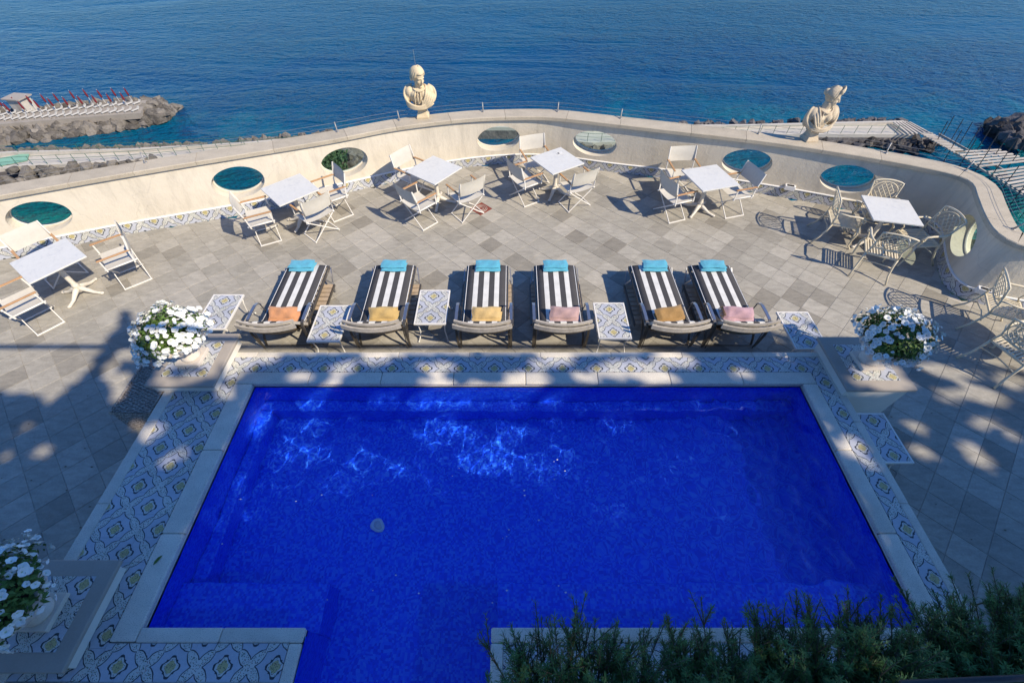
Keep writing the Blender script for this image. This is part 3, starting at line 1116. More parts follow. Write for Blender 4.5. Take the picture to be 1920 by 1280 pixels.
# majolica skirting, tile by tile, with a white ledge above
s = 0.6
SK = 0.195
while s < STOT - .6:
    l_ = .46
    g = MB()
    ss = np.linspace(s + .0012, s + l_ - .0012, 5)
    vs, uv = [], []
    for x in ss:
        for z, o_ in ((0.0, -.014), (SK, -.014), (SK, .0)):
            vs.append(wpt(x, z, o_) + woff); uv.append((x, z + .06))
    fs = []
    for j in range(4):
        for q in range(2):
            fs.append((j * 3 + q, (j + 1) * 3 + q, (j + 1) * 3 + q + 1, j * 3 + q + 1))
    g.add(vs, fs, uvs=uv)
    g.build('skirting_tile', M['mosaic'], wall)
    s += l_
g = MB()
ss = np.linspace(.3, STOT - .3, 260)
vs = []
for x in ss:
    for z, o_ in ((SK + .002, -.022), (SK + .018, -.022), (SK + .024, .0)):
        vs.append(wpt(x, z, o_) + woff)
g.add(vs, [(j * 3 + q, (j + 1) * 3 + q, (j + 1) * 3 + q + 1, j * 3 + q + 1) for j in range(len(ss) - 1) for q in range(2)])
g.build('skirting_ledge', M['white'], wall)
# coping stones
COP_T = 1.075
s = 0.2
while s < STOT - .4:
    l_ = random.uniform(1.0, 1.45)
    g = MB()
    k = 10
    sec = [(-.05, WALL_H), (-.05, COP_T - .012), (-.038, COP_T), (.335, COP_T), (.35, COP_T - .012), (.35, WALL_H - .02)]
    ss = np.linspace(s + .003, min(s + l_, STOT - .2) - .003, k + 1)
    vs = []
    for x in ss:
        p0 = wpt(x, WALL_H)
        nn = wnorm(x)
        for o_, z in sec:
            vs.append(Vector((p0.x + nn[0] * o_, p0.y + nn[1] * o_, z)) + woff)
    m6 = len(sec)
    fs = [(j * m6 + q, (j + 1) * m6 + q, (j + 1) * m6 + (q + 1) % m6, j * m6 + (q + 1) % m6) for j in range(k) for q in range(m6)]
    fs += [tuple(range(m6)), tuple(k * m6 + q for q in range(m6 - 1, -1, -1))]
    g.add(vs, fs)
    g.build('coping_stone', M['coping'], wall)
    s += l_

# cable railing on the coping
crail = empty('cable_railing', (0, 9.6, 1.07), 0, 'low steel posts with two thin cables along the parapet coping', 'railing')
posts = [(-9.6, 6.6), (-6.8, 7.46), (-3.64, 8.93), (-2.35, 9.38), (-.73, 9.84), (.96, 9.9), (2.34, 9.55), (4.99, 8.85), (7.11, 8.05), (8.28, 7.38), (7.87, 5.60), (9.3, 5.0)]
tops = []
for x, y in posts:
    s = s_near(x, y)
    nn = wnorm(s)
    q0 = wpt(s, WALL_H)
    p0 = Vector((q0.x + nn[0] * .24, q0.y + nn[1] * .24, COP_T))
    g = MB()
    tp = Vector((nn[0] * .07, nn[1] * .07, .17))
    g.tube([(0, 0, 0), tp * .5, tp], .012, 8)
    g.tube([(0, 0, 0), (0, 0, .008)], .034, 12)
    g.tube([tp * .3 + Vector((-nn[0] * .05, -nn[1] * .05, -.05)), tp * .62], .007, 6)
    o = g.build('post', M['steel'], crail, True)
    o.location = p0 - Vector((0, 9.6, 1.07))
    tops.append((s, .24))
for hz_ in (.155, .085):
    g = MB()
    pts = []
    for i in range(len(tops) - 1):
        for x in np.linspace(tops[i][0], tops[i + 1][0], 12, endpoint=False):
            q0 = wpt(x, WALL_H); nn = wnorm(x)
            o_ = .24 + .07 * hz_ / .17
            pts.append(Vector((q0.x + nn[0] * o_, q0.y + nn[1] * o_, COP_T + hz_)) - Vector((0, 9.6, 1.07)))
    g.tube(pts, .0026, 5)
    g.build('cable', M['cablewire'], crail)

# two small wall lamps on the skirting ledge
for (x, y), lab in (((5.81, 8.37), 'small white wall lamp on the skirting between the two right portholes'), ((7.78, 5.27), 'small white wall lamp at the foot of the shaded curved wall')):
    s = s_near(x, y)
    p = wpt(s, .23, -.05)
    nn = wnorm(s)
    e = empty('wall_lamp', p, math.atan2(nn[1], nn[0]) - math.pi / 2, lab, 'lamp', 'wall lamps on the skirting')
    g = MB(); g.box((0, 0, .02), (.20, .10, .09)); g.build('housing', M['white'], e, bevel=.006)
    g = MB(); g.box((0, -.012, .068), (.13, .055, .012)); g.build('lens', M['black'], e)

# ---------------------------------------------------------------- terrace floor
TILE = 0.3335
ph = at(92.5, 820)
c45 = math.sqrt(.5)
pa_, pb_ = (ph.x * c45 + ph.y * c45) / TILE, (-ph.x * c45 + ph.y * c45) / TILE
fa, fb = pa_ - math.floor(pa_), pb_ - math.floor(pb_)
poly = [tuple(p) for p in cb] + [(12.5, -9), (-13.5, -9)]


def inside(x, y, P=poly):
    r_ = False
    j = len(P) - 1
    for i in range(len(P)):
        if (P[i][1] > y) != (P[j][1] > y) and x < (P[j][0] - P[i][0]) * (y - P[i][1]) / (P[j][1] - P[i][1]) + P[i][0]:
            r_ = not r_
        j = i
    return r_


floor = empty('terrace_floor', (0, 4, 0), 0, None, None, None, 'structure')
foff = -Vector((0, 4, 0))
RIM = (-4.48, 4.28, -1.4, 3.70)
g = MB()
hs = TILE / 2 * math.sqrt(2) * (1 - .0035 / TILE)
ie = hs - .004
T0 = [(0, -hs, -.02), (hs, 0, -.02), (0, hs, -.02), (-hs, 0, -.02), (0, -hs, -.003), (hs, 0, -.003), (0, hs, -.003), (-hs, 0, -.003), (0, -ie, 0), (ie, 0, 0), (0, ie, 0), (-ie, 0, 0)]
TF = [(8, 9, 10, 11)] + [(i, (i + 1) % 4, 4 + (i + 1) % 4, 4 + i) for i in range(4)] + [(4 + i, 4 + (i + 1) % 4, 8 + (i + 1) % 4, 8 + i) for i in range(4)]
g.add(T0, TF)
tile_me = g.mesh('paving_tile', M['tile'])
cells = []
for i in range(-60, 60):
    for j in range(-60, 60):
        a, c = (i + .5 + fa) * TILE, (j + .5 + fb) * TILE
        x, y = (a - c) * c45, (a + c) * c45
        if not inside(x, y) or (RIM[0] + .12 < x < RIM[1] - .12 and RIM[2] + .1 < y < RIM[3] - .12) or y < -3 or abs(x) > 12.5:
            continue
        u, v, w = pix((x, y, 0))
        vis = -40 < u < 1960 and -20 < v < 1300
        cells.append((w if vis else 1e6 + w, x, y))
cells.sort()
red = at(908, 391)
red_cell = min(cells, key=lambda c: (c[1] - red.x) ** 2 + (c[2] - red.y) ** 2)
rest = MB()
for k, (w, x, y) in enumerate(cells):
    if (x, y) == (red_cell[1], red_cell[2]):
        e = tag(link('floor_drain', None), 'square red brown drain tile in the grey paving beside the third marble table', 'drain cover')
        e.location = (x, y, 0)
        q = MB(); q.add(T0, TF); q.build('cover', M['redtile'], e)
        for rr in (.05, .09, .125):
            q = MB(); q.tube([(rr * math.cos(t), rr * math.sin(t), .002) for t in np.linspace(0, 2 * math.pi, 20, endpoint=False)], .006, 5, True); q.build('ring', M['grout'], e)
        continue
    jz = random.uniform(-.0012, .0012)
    if k < 300:
        o = link('paving_tile', tile_me, floor)
        o.location = Vector((x, y, jz)) + foff
    else:
        rest.add([(p[0] + x + foff.x, p[1] + y + foff.y, p[2] + jz) for p in T0], TF)
o = rest.build('paving_tiles', M['tile'], floor)
o['kind'] = 'stuff'
g = MB()
P2 = [(p[0], p[1]) for p in (cb + 0)] + [(12.5, -9), (-13.5, -9)]
n = len(P2)
g.add([(x + foff.x, y + foff.y, -.006) for x, y in P2] + [(x + foff.x, y + foff.y, -3.2) for x, y in P2], [tuple(range(n))[::-1]] + [(i, (i + 1) % n, n + (i + 1) % n, n + i) for i in range(n)])
# keep the pool pit open: the bed is built as strips round the rim
slab = MB()
def strip(x0, x1, y0, y1):
    slab.box(((x0 + x1) / 2 + foff.x, (y0 + y1) / 2 + foff.y, -.056), (x1 - x0, y1 - y0, .1))
ys = np.linspace(3.6, 9.7, 40)
for y0, y1 in zip(ys[:-1], ys[1:]):
    xin = [x for x in np.linspace(-13.4, 12.4, 400) if inside(x, (y0 + y1) / 2)]
    runs, st = [], None
    for x in xin:
        if st is None: st = pr = x
        elif x - pr > .12: runs.append((st, pr)); st = x
        pr = x
    if st is not None: runs.append((st, pr))
    for x0, x1 in runs:
        if x1 - x0 > .05: strip(x0, x1, y0 + .0005, y1 - .0005)
strip(-13.4, -4.4, -9, 3.6)
strip(4.2, 12.4, -9, 3.6)
strip(-4.4, 4.2, -9, -1.3)
slab.build('mortar_bed', M['grout'], floor)

# ---------------------------------------------------------------- pool
RZ = 0.45
WZ = 0.355
FZ = -0.50
PX0, PX1, PY0, PY1 = -3.42, 3.83, .50, 3.21       # water rectangle
IX0, IX1, IY = -1.91, -.18, -1.3                   # inlet that runs on towards the house
pool = empty('pool_surround', (0, 2, 0), 0, 'raised pool surround of speckled stone copings and a band of blue majolica', 'pool surround')
poff = -Vector((0, 2, 0))


def pbox(bb, x0, x1, y0, y1, z0, z1):
    bb.box(((x0 + x1) / 2 + poff.x, (y0 + y1) / 2 + poff.y, (z0 + z1) / 2), (x1 - x0, y1 - y0, z1 - z0))


ins = .05
for x0, x1, y0, y1 in ((-4.47, PX0 - ins, -1.38, 3.69), (PX1 + ins, 4.27, -1.38, 3.69), (PX0 - ins + .001, PX1 + ins - .001, PY1 + ins, 3.689), (PX0 - ins + .001, IX0 - ins, -1.379, PY0 - ins), (IX1 + ins, PX1 + ins - .001, -1.379, PY0 - ins)):
    g = MB(); pbox(g, x0, x1, y0, y1, -.004, RZ - .055); g.build('rim_wall', M['rimwall'], pool)
# pale ledge just above the waterline
g = MB()
LZ0, LZ1 = WZ - .03, RZ - .056
e_ = .022
pbox(g, PX0 - ins + .0015, PX1 + ins - .0015, PY1 - e_ + .022, PY1 + ins - .0015, LZ0, LZ1)
pbox(g, PX0 - ins + .0015, PX0 - e_ + .022, PY0 + .001, PY1 - .001, LZ0, LZ1)
pbox(g, PX1 + e_ - .022, PX1 + ins - .0015, PY0 + .001, PY1 - .001, LZ0, LZ1)
pbox(g, PX0 - ins + .0015, IX0 - .0, PY0 - ins + .0015, PY0, LZ0, LZ1)
pbox(g, IX1 + .0, PX1 + ins - .0015, PY0 - ins + .0015, PY0, LZ0, LZ1)
g.build('waterline_ledge', M['travertine'], pool)


def coping(x0, x1, y0, y1, along, joint=.95, bull=.016, nm='coping_stone'):
    a0, a1 = (x0, x1) if along == 'x' else (y0, y1)
    k = max(1, round((a1 - a0) / joint))
    for i in range(k):
        p, q = a0 + (a1 - a0) * i / k + .0015, a0 + (a1 - a0) * (i + 1) / k - .0015
        g = MB()
        hx, hy = ((q - p), (y1 - y0)) if along == 'x' else ((x1 - x0), (q - p))
        cx, cy = (((p + q) / 2, (y0 + y1) / 2) if along == 'x' else ((x0 + x1) / 2, (p + q) / 2))
        g.box((0, 0, 0), (hx, hy, .05))
        o = g.build(nm, M['travertine'], pool, True, bull, 3)
        o.location = Vector((cx, cy, RZ - .025)) + poff


CB, CL, CR, CF = 3.385, -3.645, 4.005, .395
coping(CL, CR, PY1 - .012, CB, 'x')
coping(CL, PX0 + .012, PY0 - .1, PY1 - .0135, 'y')
coping(PX1 - .012, CR, PY0 - .1, PY1 - .0135, 'y')
coping(PX0 + .0135, IX0 + .012, CF, PY0 + .012, 'x')
coping(IX1 - .012, PX1 - .0135, CF, PY0 + .012, 'x')
coping(IX0 - .10, IX0 + .012, -1.3, CF - .0015, 'y')
coping(IX1 - .012, IX1 + .10, -1.3, CF - .0015, 'y')
# outer copings
coping(-4.50, 4.30, 3.635, 3.72, 'x', 1.0, .008)
coping(-4.50, -4.365, -1.35, 3.6335, 'y', 1.0, .008)
coping(4.205, 4.30, -1.35, 3.6335, 'y', 1.0, .008)
coping(-4.3635, IX0 - .1015, -.15, .115, 'x', 1.0, .008)
coping(IX1 + .1015, 4.2035, -.15, .115, 'x', 1.0, .008)


def mosaic(x0, x1, y0, y1, nx, ny):
    for i in range(nx):
        for j in range(ny):
            a, c = x0 + (x1 - x0) * i / nx + .001, x0 + (x1 - x0) * (i + 1) / nx - .001
            d, f_ = y0 + (y1 - y0) * j / ny + .001, y0 + (y1 - y0) * (j + 1) / ny - .001
            cx, cy = (a + c) / 2, (d + f_) / 2
            g = MB()
            hx, hy = (c - a) / 2, (f_ - d) / 2
            vs = [(-hx, -hy, 0), (hx, -hy, 0), (hx, hy, 0), (-hx, hy, 0), (-hx, -hy, -.045), (hx, -hy, -.045), (hx, hy, -.045), (-hx, hy, -.045)]
            uv = [(cx + sx * hx, cy + sy * hy) for sx, sy in ((-1, -1), (1, -1), (1, 1), (-1, 1))] * 2
            g.add(vs, [(0, 1, 2, 3), (0, 4, 5, 1), (1, 5, 6, 2), (2, 6, 7, 3), (3, 7, 4, 0)], uvs=uv)
            o = g.build('mosaic_tile', M['mosaic'], pool)
            o.location = Vector((cx, cy, RZ - .004 + random.uniform(-.0008, .0008))) + poff


mosaic(-4.3635, CL - .0015, .12, 3.6335, 3, 15)
mosaic(CL - .0, CR + .0, CB + .0015, 3.6335, 17, 1)
mosaic(CR + .0015, 4.2035, .12, 3.6335, 1, 15)
mosaic(CL, IX0 - .1015, .1165, CF - .0015, 4, 1)
mosaic(IX1 + .1015, CR, .1165, CF - .0015, 9, 1)

# basin: blue mosaic walls, floor and the two submerged shelves
basin = empty('pool_basin', (0, 2, 0), 0, None, None, None, 'structure')
outl = [(PX0, PY0), (IX0, PY0), (IX0, IY), (IX1, IY), (IX1, PY0), (PX1, PY0), (PX1, PY1), (PX0, PY1)]
g = MB()
n = len(outl)
vs = [(x + poff.x, y + poff.y, WZ + .005) for x, y in outl] + [(x + poff.x, y + poff.y, FZ) for x, y in outl]
g.add(vs, [(i, (i + 1) % n, n + (i + 1) % n, n + i) for i in range(n)])
o = g.build('basin_wall', M['pool'], basin); o.cycles.is_caustics_receiver = True
g = MB()
g.add([(x + poff.x, y + poff.y, FZ) for x, y in outl], [(7, 0, 1, 4, 5, 6), (1, 2, 3, 4)])
o = g.build('basin_floor', M['pool'], basin); o.cycles.is_caustics_receiver = True
SHZ = .02
g = MB(); pbox(g, PX0 + .001, IX0 + .02, PY0 + .001, PY0 + .44, FZ + .001, SHZ); o = g.build('shelf', M['pool'], basin, bevel=.012); o.cycles.is_caustics_receiver = True
g = MB(); pbox(g, IX1 + .03, PX1 - .001, PY0 + .001, PY0 + .44, FZ + .001, SHZ); o = g.build('shelf', M['pool'], basin, bevel=.012); o.cycles.is_caustics_receiver = True
g = MB(); pbox(g, PX0 + .001, PX1 - .001, PY1 - .16, PY1 - .001, FZ + .001, FZ + .34); o = g.build('bench', M['pool'], basin, bevel=.02); o.cycles.is_caustics_receiver = True
g = MB(); pbox(g, PX0 + .002, PX0 + .15, PY0 + .45, PY1 - .161, FZ + .001, FZ + .34); o = g.build('bench', M['pool'], basin, bevel=.02); o.cycles.is_caustics_receiver = True

# water surface with real ripples
DX = .022
gx = np.arange(PX0, PX1 + DX, DX)
gy = np.arange(IY, PY1 + DX, DX)
X, Y = np.meshgrid(gx, gy)
Z = np.zeros_like(X)
r2 = np.random.default_rng(3)
for i in range(70):
    a = r2.uniform(0, 2 * math.pi)
    lam = r2.uniform(.09, .42)
    k = 2 * math.pi / lam
    Z += .00085 * (lam / .25) ** 1.0 * np.sin(k * (X * math.cos(a) + Y * math.sin(a)) + r2.uniform(0, 6.28))
calm = .80 + .20 * np.clip((X - 0.2) / 2.5, 0, 1)
chop = 1.0 + 1.5 * np.exp(-np.hypot(X - 2.9, Y - 1.1) / .9) + .9 * np.exp(-np.hypot(X - 2.7, Y - 2.5) / .9)
Z *= calm * .62 * chop
warp = .06 * np.sin(3.1 * X + 1.3 * Y) + .05 * np.sin(2.3 * Y - 4.1 * X)
for cx, cy, A, lam, dec in ((2.95, .98, .0050, .15, .6), (2.7, 2.55, .0032, .14, .8), (3.2, 1.7, .002, .19, .9)):
    rr = np.hypot((X - cx) * 1.0, (Y - cy) * 1.0) + warp
    Z += A * np.sin(2 * math.pi * rr / lam) * np.exp(-rr / dec)
Z *= np.clip((X - PX0 + .02) / .05, 0, 1)
ny_, nx_ = X.shape
vs = np.stack([X.ravel() + poff.x, Y.ravel() + poff.y, Z.ravel() + WZ], 1)
def wet(x, y):
    return (PY0 - .001 <= y) or (IX0 - .001 <= x <= IX1 + .001)
fs = []
for j in range(ny_ - 1):
    for i in range(nx_ - 1):
        xc, yc = gx[i] + DX / 2, gy[j] + DX / 2
        if yc < PY0 and not (IX0 < xc < IX1): continue
        fs.append((j * nx_ + i, j * nx_ + i + 1, (j + 1) * nx_ + i + 1, (j + 1) * nx_ + i))
me = bpy.data.meshes.new('pool_water')
me.from_pydata(vs.tolist(), [], fs)
bm = bmesh.new(); bm.from_mesh(me)
bmesh.ops.delete(bm, geom=[v for v in bm.verts if not v.link_faces], context='VERTS')
bm.to_mesh(me); bm.free()
me.materials.append(M['water'])
me.polygons.foreach_set('use_smooth', [True] * len(me.polygons))
o = link('pool_water', me)
o.location = (0, 2, 0)
o.cycles.is_caustics_caster = True
tag(o, kind='structure')
e = empty('pool_lamp', (-1.62, 1.62, FZ), 0, 'pale round lamp disc on the blue pool floor', 'pool lamp')
g = MB(); g.lathe([(.0, .0), (.082, .0), (.085, .015), (.07, .026), (.0, .028)], 28); o = g.build('rim', M['drain'], e, True)
g = MB(); g.lathe([(.0, .026), (.05, .028), (.045, .036), (.0, .038)], 24); g.build('lens', M['white'], e, True)
g = MB()
for k in range(26):
    x, y = random.uniform(-3.3, 1.2), random.uniform(.55, 2.2)
    s_ = random.uniform(.006, .014); a = random.uniform(0, 6.28)
    g.add([(x + s_ * math.cos(a + t), y + s_ * .6 * math.sin(a + t), WZ + .004 + random.uniform(0, .004)) for t in (0, 1.6, 3.1, 4.7)], [(0, 1, 2, 3)])
o = g.build('floating_petals', M['petal']); tag(o, 'tiny white fallen petals floating on the pool water', kind='stuff')
g = MB()
g.add([(-.05, 0, .004), (-.02, .016, .01), (.02, .016, .012), (.055, 0, .006), (.02, -.014, .01), (-.02, -.014, .008)], [(0, 1, 2, 3), (0, 3, 4, 5)])
o = g.build('fallen_leaf', M['leaf']); o.location = at(296, 1050, RZ); o.rotation_euler = (0, 0, 1.1)
tag(o, 'small green leaf lying on the left pool coping', 'leaf')

# ---------------------------------------------------------------- pedestals, urns and petunias
PED = [((-4.195, 3.47), RZ, 'square stone pedestal with mosaic inset at the back left corner of the pool'),
       ((4.63, 3.41), 0.0, 'square stone pedestal with mosaic inset beside the back right corner of the pool'),
       ((-4.205, .605), RZ, 'square stone pedestal with mosaic inset at the front left of the pool')]
CAPZ = .634


def pedestal(xy, z0, label):
    e = empty('pedestal', (xy[0], xy[1], z0), 0, label, 'pedestal', 'stone pedestals round the pool')
    hb = CAPZ - .05 - z0
    g = MB(); g.box((0, 0, hb / 2), (.79, .79, hb - .002)); g.build('body', M['block'], e, bevel=.006)
    g = MB(); g.box((0, 0, hb + .025), (.87, .87, .05)); g.build('cap', M['cap'], e, True, .012, 3)
    g = MB()
    for i in range(3):
        for j in range(3):
            if i == 1 and j == 1: continue
            c = ((i - 1) * .195, (j - 1) * .195)
            q = .0965
            m = MB()
            m.add([(-q, -q, 0), (q, -q, 0), (q, q, 0), (-q, q, 0), (-q, -q, -.006), (q, -q, -.006), (q, q, -.006), (-q, q, -.006)], [(0, 1, 2, 3), (0, 4, 5, 1), (1, 5, 6, 2), (2, 6, 7, 3), (3, 7, 4, 0)],
                  uvs=[(c[0] + sx * q, c[1] + sy * q) for sx, sy in ((-1, -1), (1, -1), (1, 1), (-1, 1))] * 2)
            t = m.build('mosaic_tile', M['mosaic'], e)
            t.location = (c[0], c[1], hb + .0545)
    return e


def urn_proto():
    e = empty('urn', (0, 0, 0))
    g = MB(); g.box((0, 0, .025), (.30, .30, .05)); g.build('base_plate', M['urn'], e, bevel=.006)
    g = MB(); g.lathe([(.0, .05), (.115, .05), (.118, .065), (.10, .085), (.075, .105), (.07, .12), (.085, .132), (.08, .14), (.0, .14)], 28); g.build('foot', M['urn'], e, True)
    g = MB(); g.lathe([(.05, .138), (.10, .15), (.16, .18), (.205, .225), (.225, .27), (.222, .285), (.19, .285), (.0, .27)], 40, flute=.018, nf=20); g.build('bowl', M['urn'], e, True)
    g = MB(); g.tube([(.235 * math.cos(t), .235 * math.sin(t), .315) for t in np.linspace(0, 2 * math.pi, 40, endpoint=False)], .030, 10, True)
    k = 22
    for i in range(k):
        a = 2 * math.pi * i / k
        g.ball((.262 * math.cos(a), .262 * math.sin(a), .312), (.026, .026, .03), 8, 6)
        g.tube([(.262 * math.cos(a) + .03 * math.cos(a) * 0 - .031 * math.sin(a) * math.cos(t), .262 * math.sin(a) + .031 * math.cos(a) * math.cos(t), .312 + .034 * math.sin(t)) for t in np.linspace(0, 2 * math.pi, 12, endpoint=False)], .006, 5, True)
    g.build('rim', M['urn'], e, True)
    g = MB(); g.lathe([(.0, .30), (.215, .30), (.0, .312)], 24); g.build('soil', M['soil'], e)
    for ch in KIDS[e]:
        if not ch.name.startswith('base_plate'):
            ch.scale = (1, 1, 1.27); ch.location = (0, 0, -.0135)
    return e


def petunia_mesh(seed):
    r_ = random.Random(seed)
    g = MB()
    nn = 15
    rad = .039
    vs = [(0, 0, -.012)]
    for k in range(nn):
        a = 2 * math.pi * k / nn
        vs.append((.007 * math.cos(a), .007 * math.sin(a), -.003))
    for k in range(nn):
        a = 2 * math.pi * k / nn
        lobe = 1 - .16 * abs(math.cos(2.5 * a)) ** .7 + r_.uniform(-.04, .04)
        vs.append((rad * .72 * lobe * math.cos(a), rad * .72 * lobe * math.sin(a), .010 + r_.uniform(-.003, .003)))
    for k in range(nn):
        a = 2 * math.pi * k / nn
        lobe = 1.08 - .22 * abs(math.cos(2.5 * a)) ** .8 + r_.uniform(-.05, .05)
        vs.append((rad * lobe * math.cos(a), rad * lobe * math.sin(a), .009 + r_.uniform(-.007, .006)))
    fs = [(0, 1 + k, 1 + (k + 1) % nn) for k in range(nn)]
    for s_ in (0, 1):
        b0 = 1 + s_ * nn
        for k in range(nn):
            fs.append((b0 + k, b0 + nn + k, b0 + nn + (k + 1) % nn, b0 + (k + 1) % nn))
    g.add(vs, fs)
    m = [1 if i < nn else 0 for i in range(len(fs))]
    g.m = m
    return g.mesh('petunia_flower', [M['petal'], M['throat']], True)


M['throat'] = MAT('petal_throat', (0.50, 0.54, 0.36), 0.6, 0.1, 30)
PET = [petunia_mesh(s_) for s_ in range(6)]


def petunia_plant(c, label, nfl, bare=None, seed=0):
    """dome of leaves with single flowers on it"""
    r_ = random.Random(seed)
    e = empty('petunia_plant', c, 0, label, 'flowering plant', 'white petunias in the pool urns')
    ra, rh = .375, .35

    th_ = lambda t: 4 * t

    def dome(a, t):
        # t: 0 top .. 1 underside edge
        k = 1 + .10 * math.sin(3 * a + seed) + .09 * math.sin(5 * a - 2 * seed) + .06 * math.sin(9 * a + 3 * th_(t) + seed)
        th = t * 1.80
        return Vector((ra * k * math.sin(th) * math.cos(a), ra * k * math.sin(th) * math.sin(a), rh * math.cos(th) * (.9 if th < 1.57 else .75)))
    gaps = []
    for q in range(9):
        gaps.append((dome(r_.uniform(0, 6.28), math.sqrt(r_.random()) * .9), r_.uniform(.045, .075)))
    bare = list(bare or []) + [(tuple(p_), r0_) for p_, r0_ in gaps]
    lf = MB()
    for k in range(1700):
        a = r_.uniform(0, 6.283)
        t = math.sqrt(r_.random())
        p = dome(a, t) * r_.uniform(.6, .99)
        nrm = (p.normalized() + Vector((r_.gauss(0, .5), r_.gauss(0, .5), r_.gauss(.2, .5)))).normalized()
        x = nrm.orthogonal().normalized()
        x = Matrix.Rotation(r_.uniform(0, 6.28), 3, nrm) @ x
        y = nrm.cross(x)
        L, W = r_.uniform(.02, .038), r_.uniform(.009, .016)
        lf.add([p - x * L, p - x * L * .2 + y * W, p + x * L, p - x * L * .2 - y * W], [(0, 1, 2, 3)])
    lf.build('foliage', M['leaf'], e)
    n_ = 0
    tries = 0
    got = []
    while n_ < nfl and tries < 6000:
        tries += 1
        a = r_.uniform(0, 6.283)
        t = math.sqrt(r_.random())
        p = dome(a, t) * r_.uniform(.94, 1.13)
        if bare and any((p - Vector(q)).length < rr for q, rr in bare): continue
        if any((p - q).length < .034 for q in got): continue
        got.append(p)
        o = link('flower', r_.choice(PET), e)
        o.location = p
        nrm = (p.normalized() + Vector((r_.gauss(0, .40), r_.gauss(-.1, .40), r_.gauss(.15, .32)))).normalized()
        o.rotation_euler = (nrm.to_track_quat('Z', 'Y').to_matrix() @ Matrix.Rotation(r_.uniform(0, 6.28), 3, 'Z')).to_euler()
        s_ = r_.choice((.45, .65, .8, .9, .98, 1.08)) * r_.uniform(.92, 1.08)
        o.scale = (s_, s_, s_ * 1.2)
        n_ += 1
    return e


for k, (xy, z0, lab) in enumerate(PED):
    pedestal(xy, z0, lab)
U0 = urn_proto()
UL = ['pale carved stone urn on the back left pool pedestal', 'pale carved stone urn on the back right pool pedestal', 'pale carved stone urn on the front left pool pedestal']
for k in range(3):
    u = U0 if k == 0 else copy_tree(U0)
    u.location = (PED[k][0][0], PED[k][0][1], CAPZ + .006)
    u.rotation_euler = (0, 0, (0, .06, 0)[k])
    tag(u, UL[k], 'urn', 'stone urns of petunias')
for k, (lab, nfl, bare) in enumerate([('white petunias spilling over the urn at the back left of the pool', 296, [((.05, .16, .28), .10)]),
                                      ('white petunias spilling over the urn at the back right of the pool', 270, [((-.08, -.26, .12), .15), ((.2, -.05, .3), .08)]),
                                      ('white petunias spilling over the urn at the front left of the pool', 170, [((-.0, -.12, .26), .17), ((.1, -.3, .1), .14)])]):
    petunia_plant((PED[k][0][0] + (.0, .03, -.02)[k], PED[k][0][1] + (.0, .0, .03)[k], CAPZ + .50), lab, nfl, bare, k + 1)

# ---------------------------------------------------------------- wicker box behind the left pedestal
wb = empty('wicker_chest', (-4.79, 3.20, 0), 0, 'dark woven wicker chest on the paving behind the back left pedestal', 'chest')
WX, WY, WH = .50, .86, .42
g = MB(); g.box((0, 0, WH / 2 - .012), (WX - .03, WY - .03, WH - .03)); g.build('body', M['wicker'], wb)
g = MB()
for i in range(40):
    y = -WY / 2 + .02 + i * (WY - .04) / 39
    pts = [(-WX / 2 + .01 + j * (WX - .02) / 10, y + (.003 if (i + j) % 2 else -.003), WH - .01 + (.005 if (i + j) % 2 else -.004)) for j in range(11)]
    g.tube(pts, .0085, 5)
for i in range(18):
    z = .02 + i * (WH - .05) / 17
    for s_ in (-1, 1):
        g.tube([(-WX / 2 + j * WX / 10, s_ * (WY / 2 - .01 + (.005 if (i + j) % 2 else -.003)), z) for j in range(11)], .009, 5)
        g.tube([(s_ * (WX / 2 - .01 + (.005 if (i + j) % 2 else -.003)), -WY / 2 + j * WY / 14, z) for j in range(15)], .009, 5)
o = g.build('weave', M['wicker'], wb); o['kind'] = 'stuff'
g = MB()
g.tube([(-WX / 2, -WY / 2, WH), (WX / 2, -WY / 2, WH), (WX / 2, WY / 2, WH), (-WX / 2, WY / 2, WH)], .017, 8, True)
g.build('edge_braid', M['wicker'], wb, True)

g = MB()
for k in range(150):
    if k % 3: x, y = random.uniform(-9, -4.6), random.uniform(.2, 3.4)
    else: x, y = random.uniform(4.8, 9), random.uniform(.2, 3.6)
    s_ = random.uniform(.006, .02); a = random.uniform(0, 6.28)
    g.add([(x + s_ * math.cos(a + t), y + s_ * .5 * math.sin(a + t), .006 + random.uniform(0, .006)) for t in (0, 1.6, 3.1, 4.7)], [(0, 1, 2, 3)])
o = g.build('dry_leaves', M['stem']); tag(o, 'tiny dry leaf bits scattered on the shaded paving', kind='stuff')

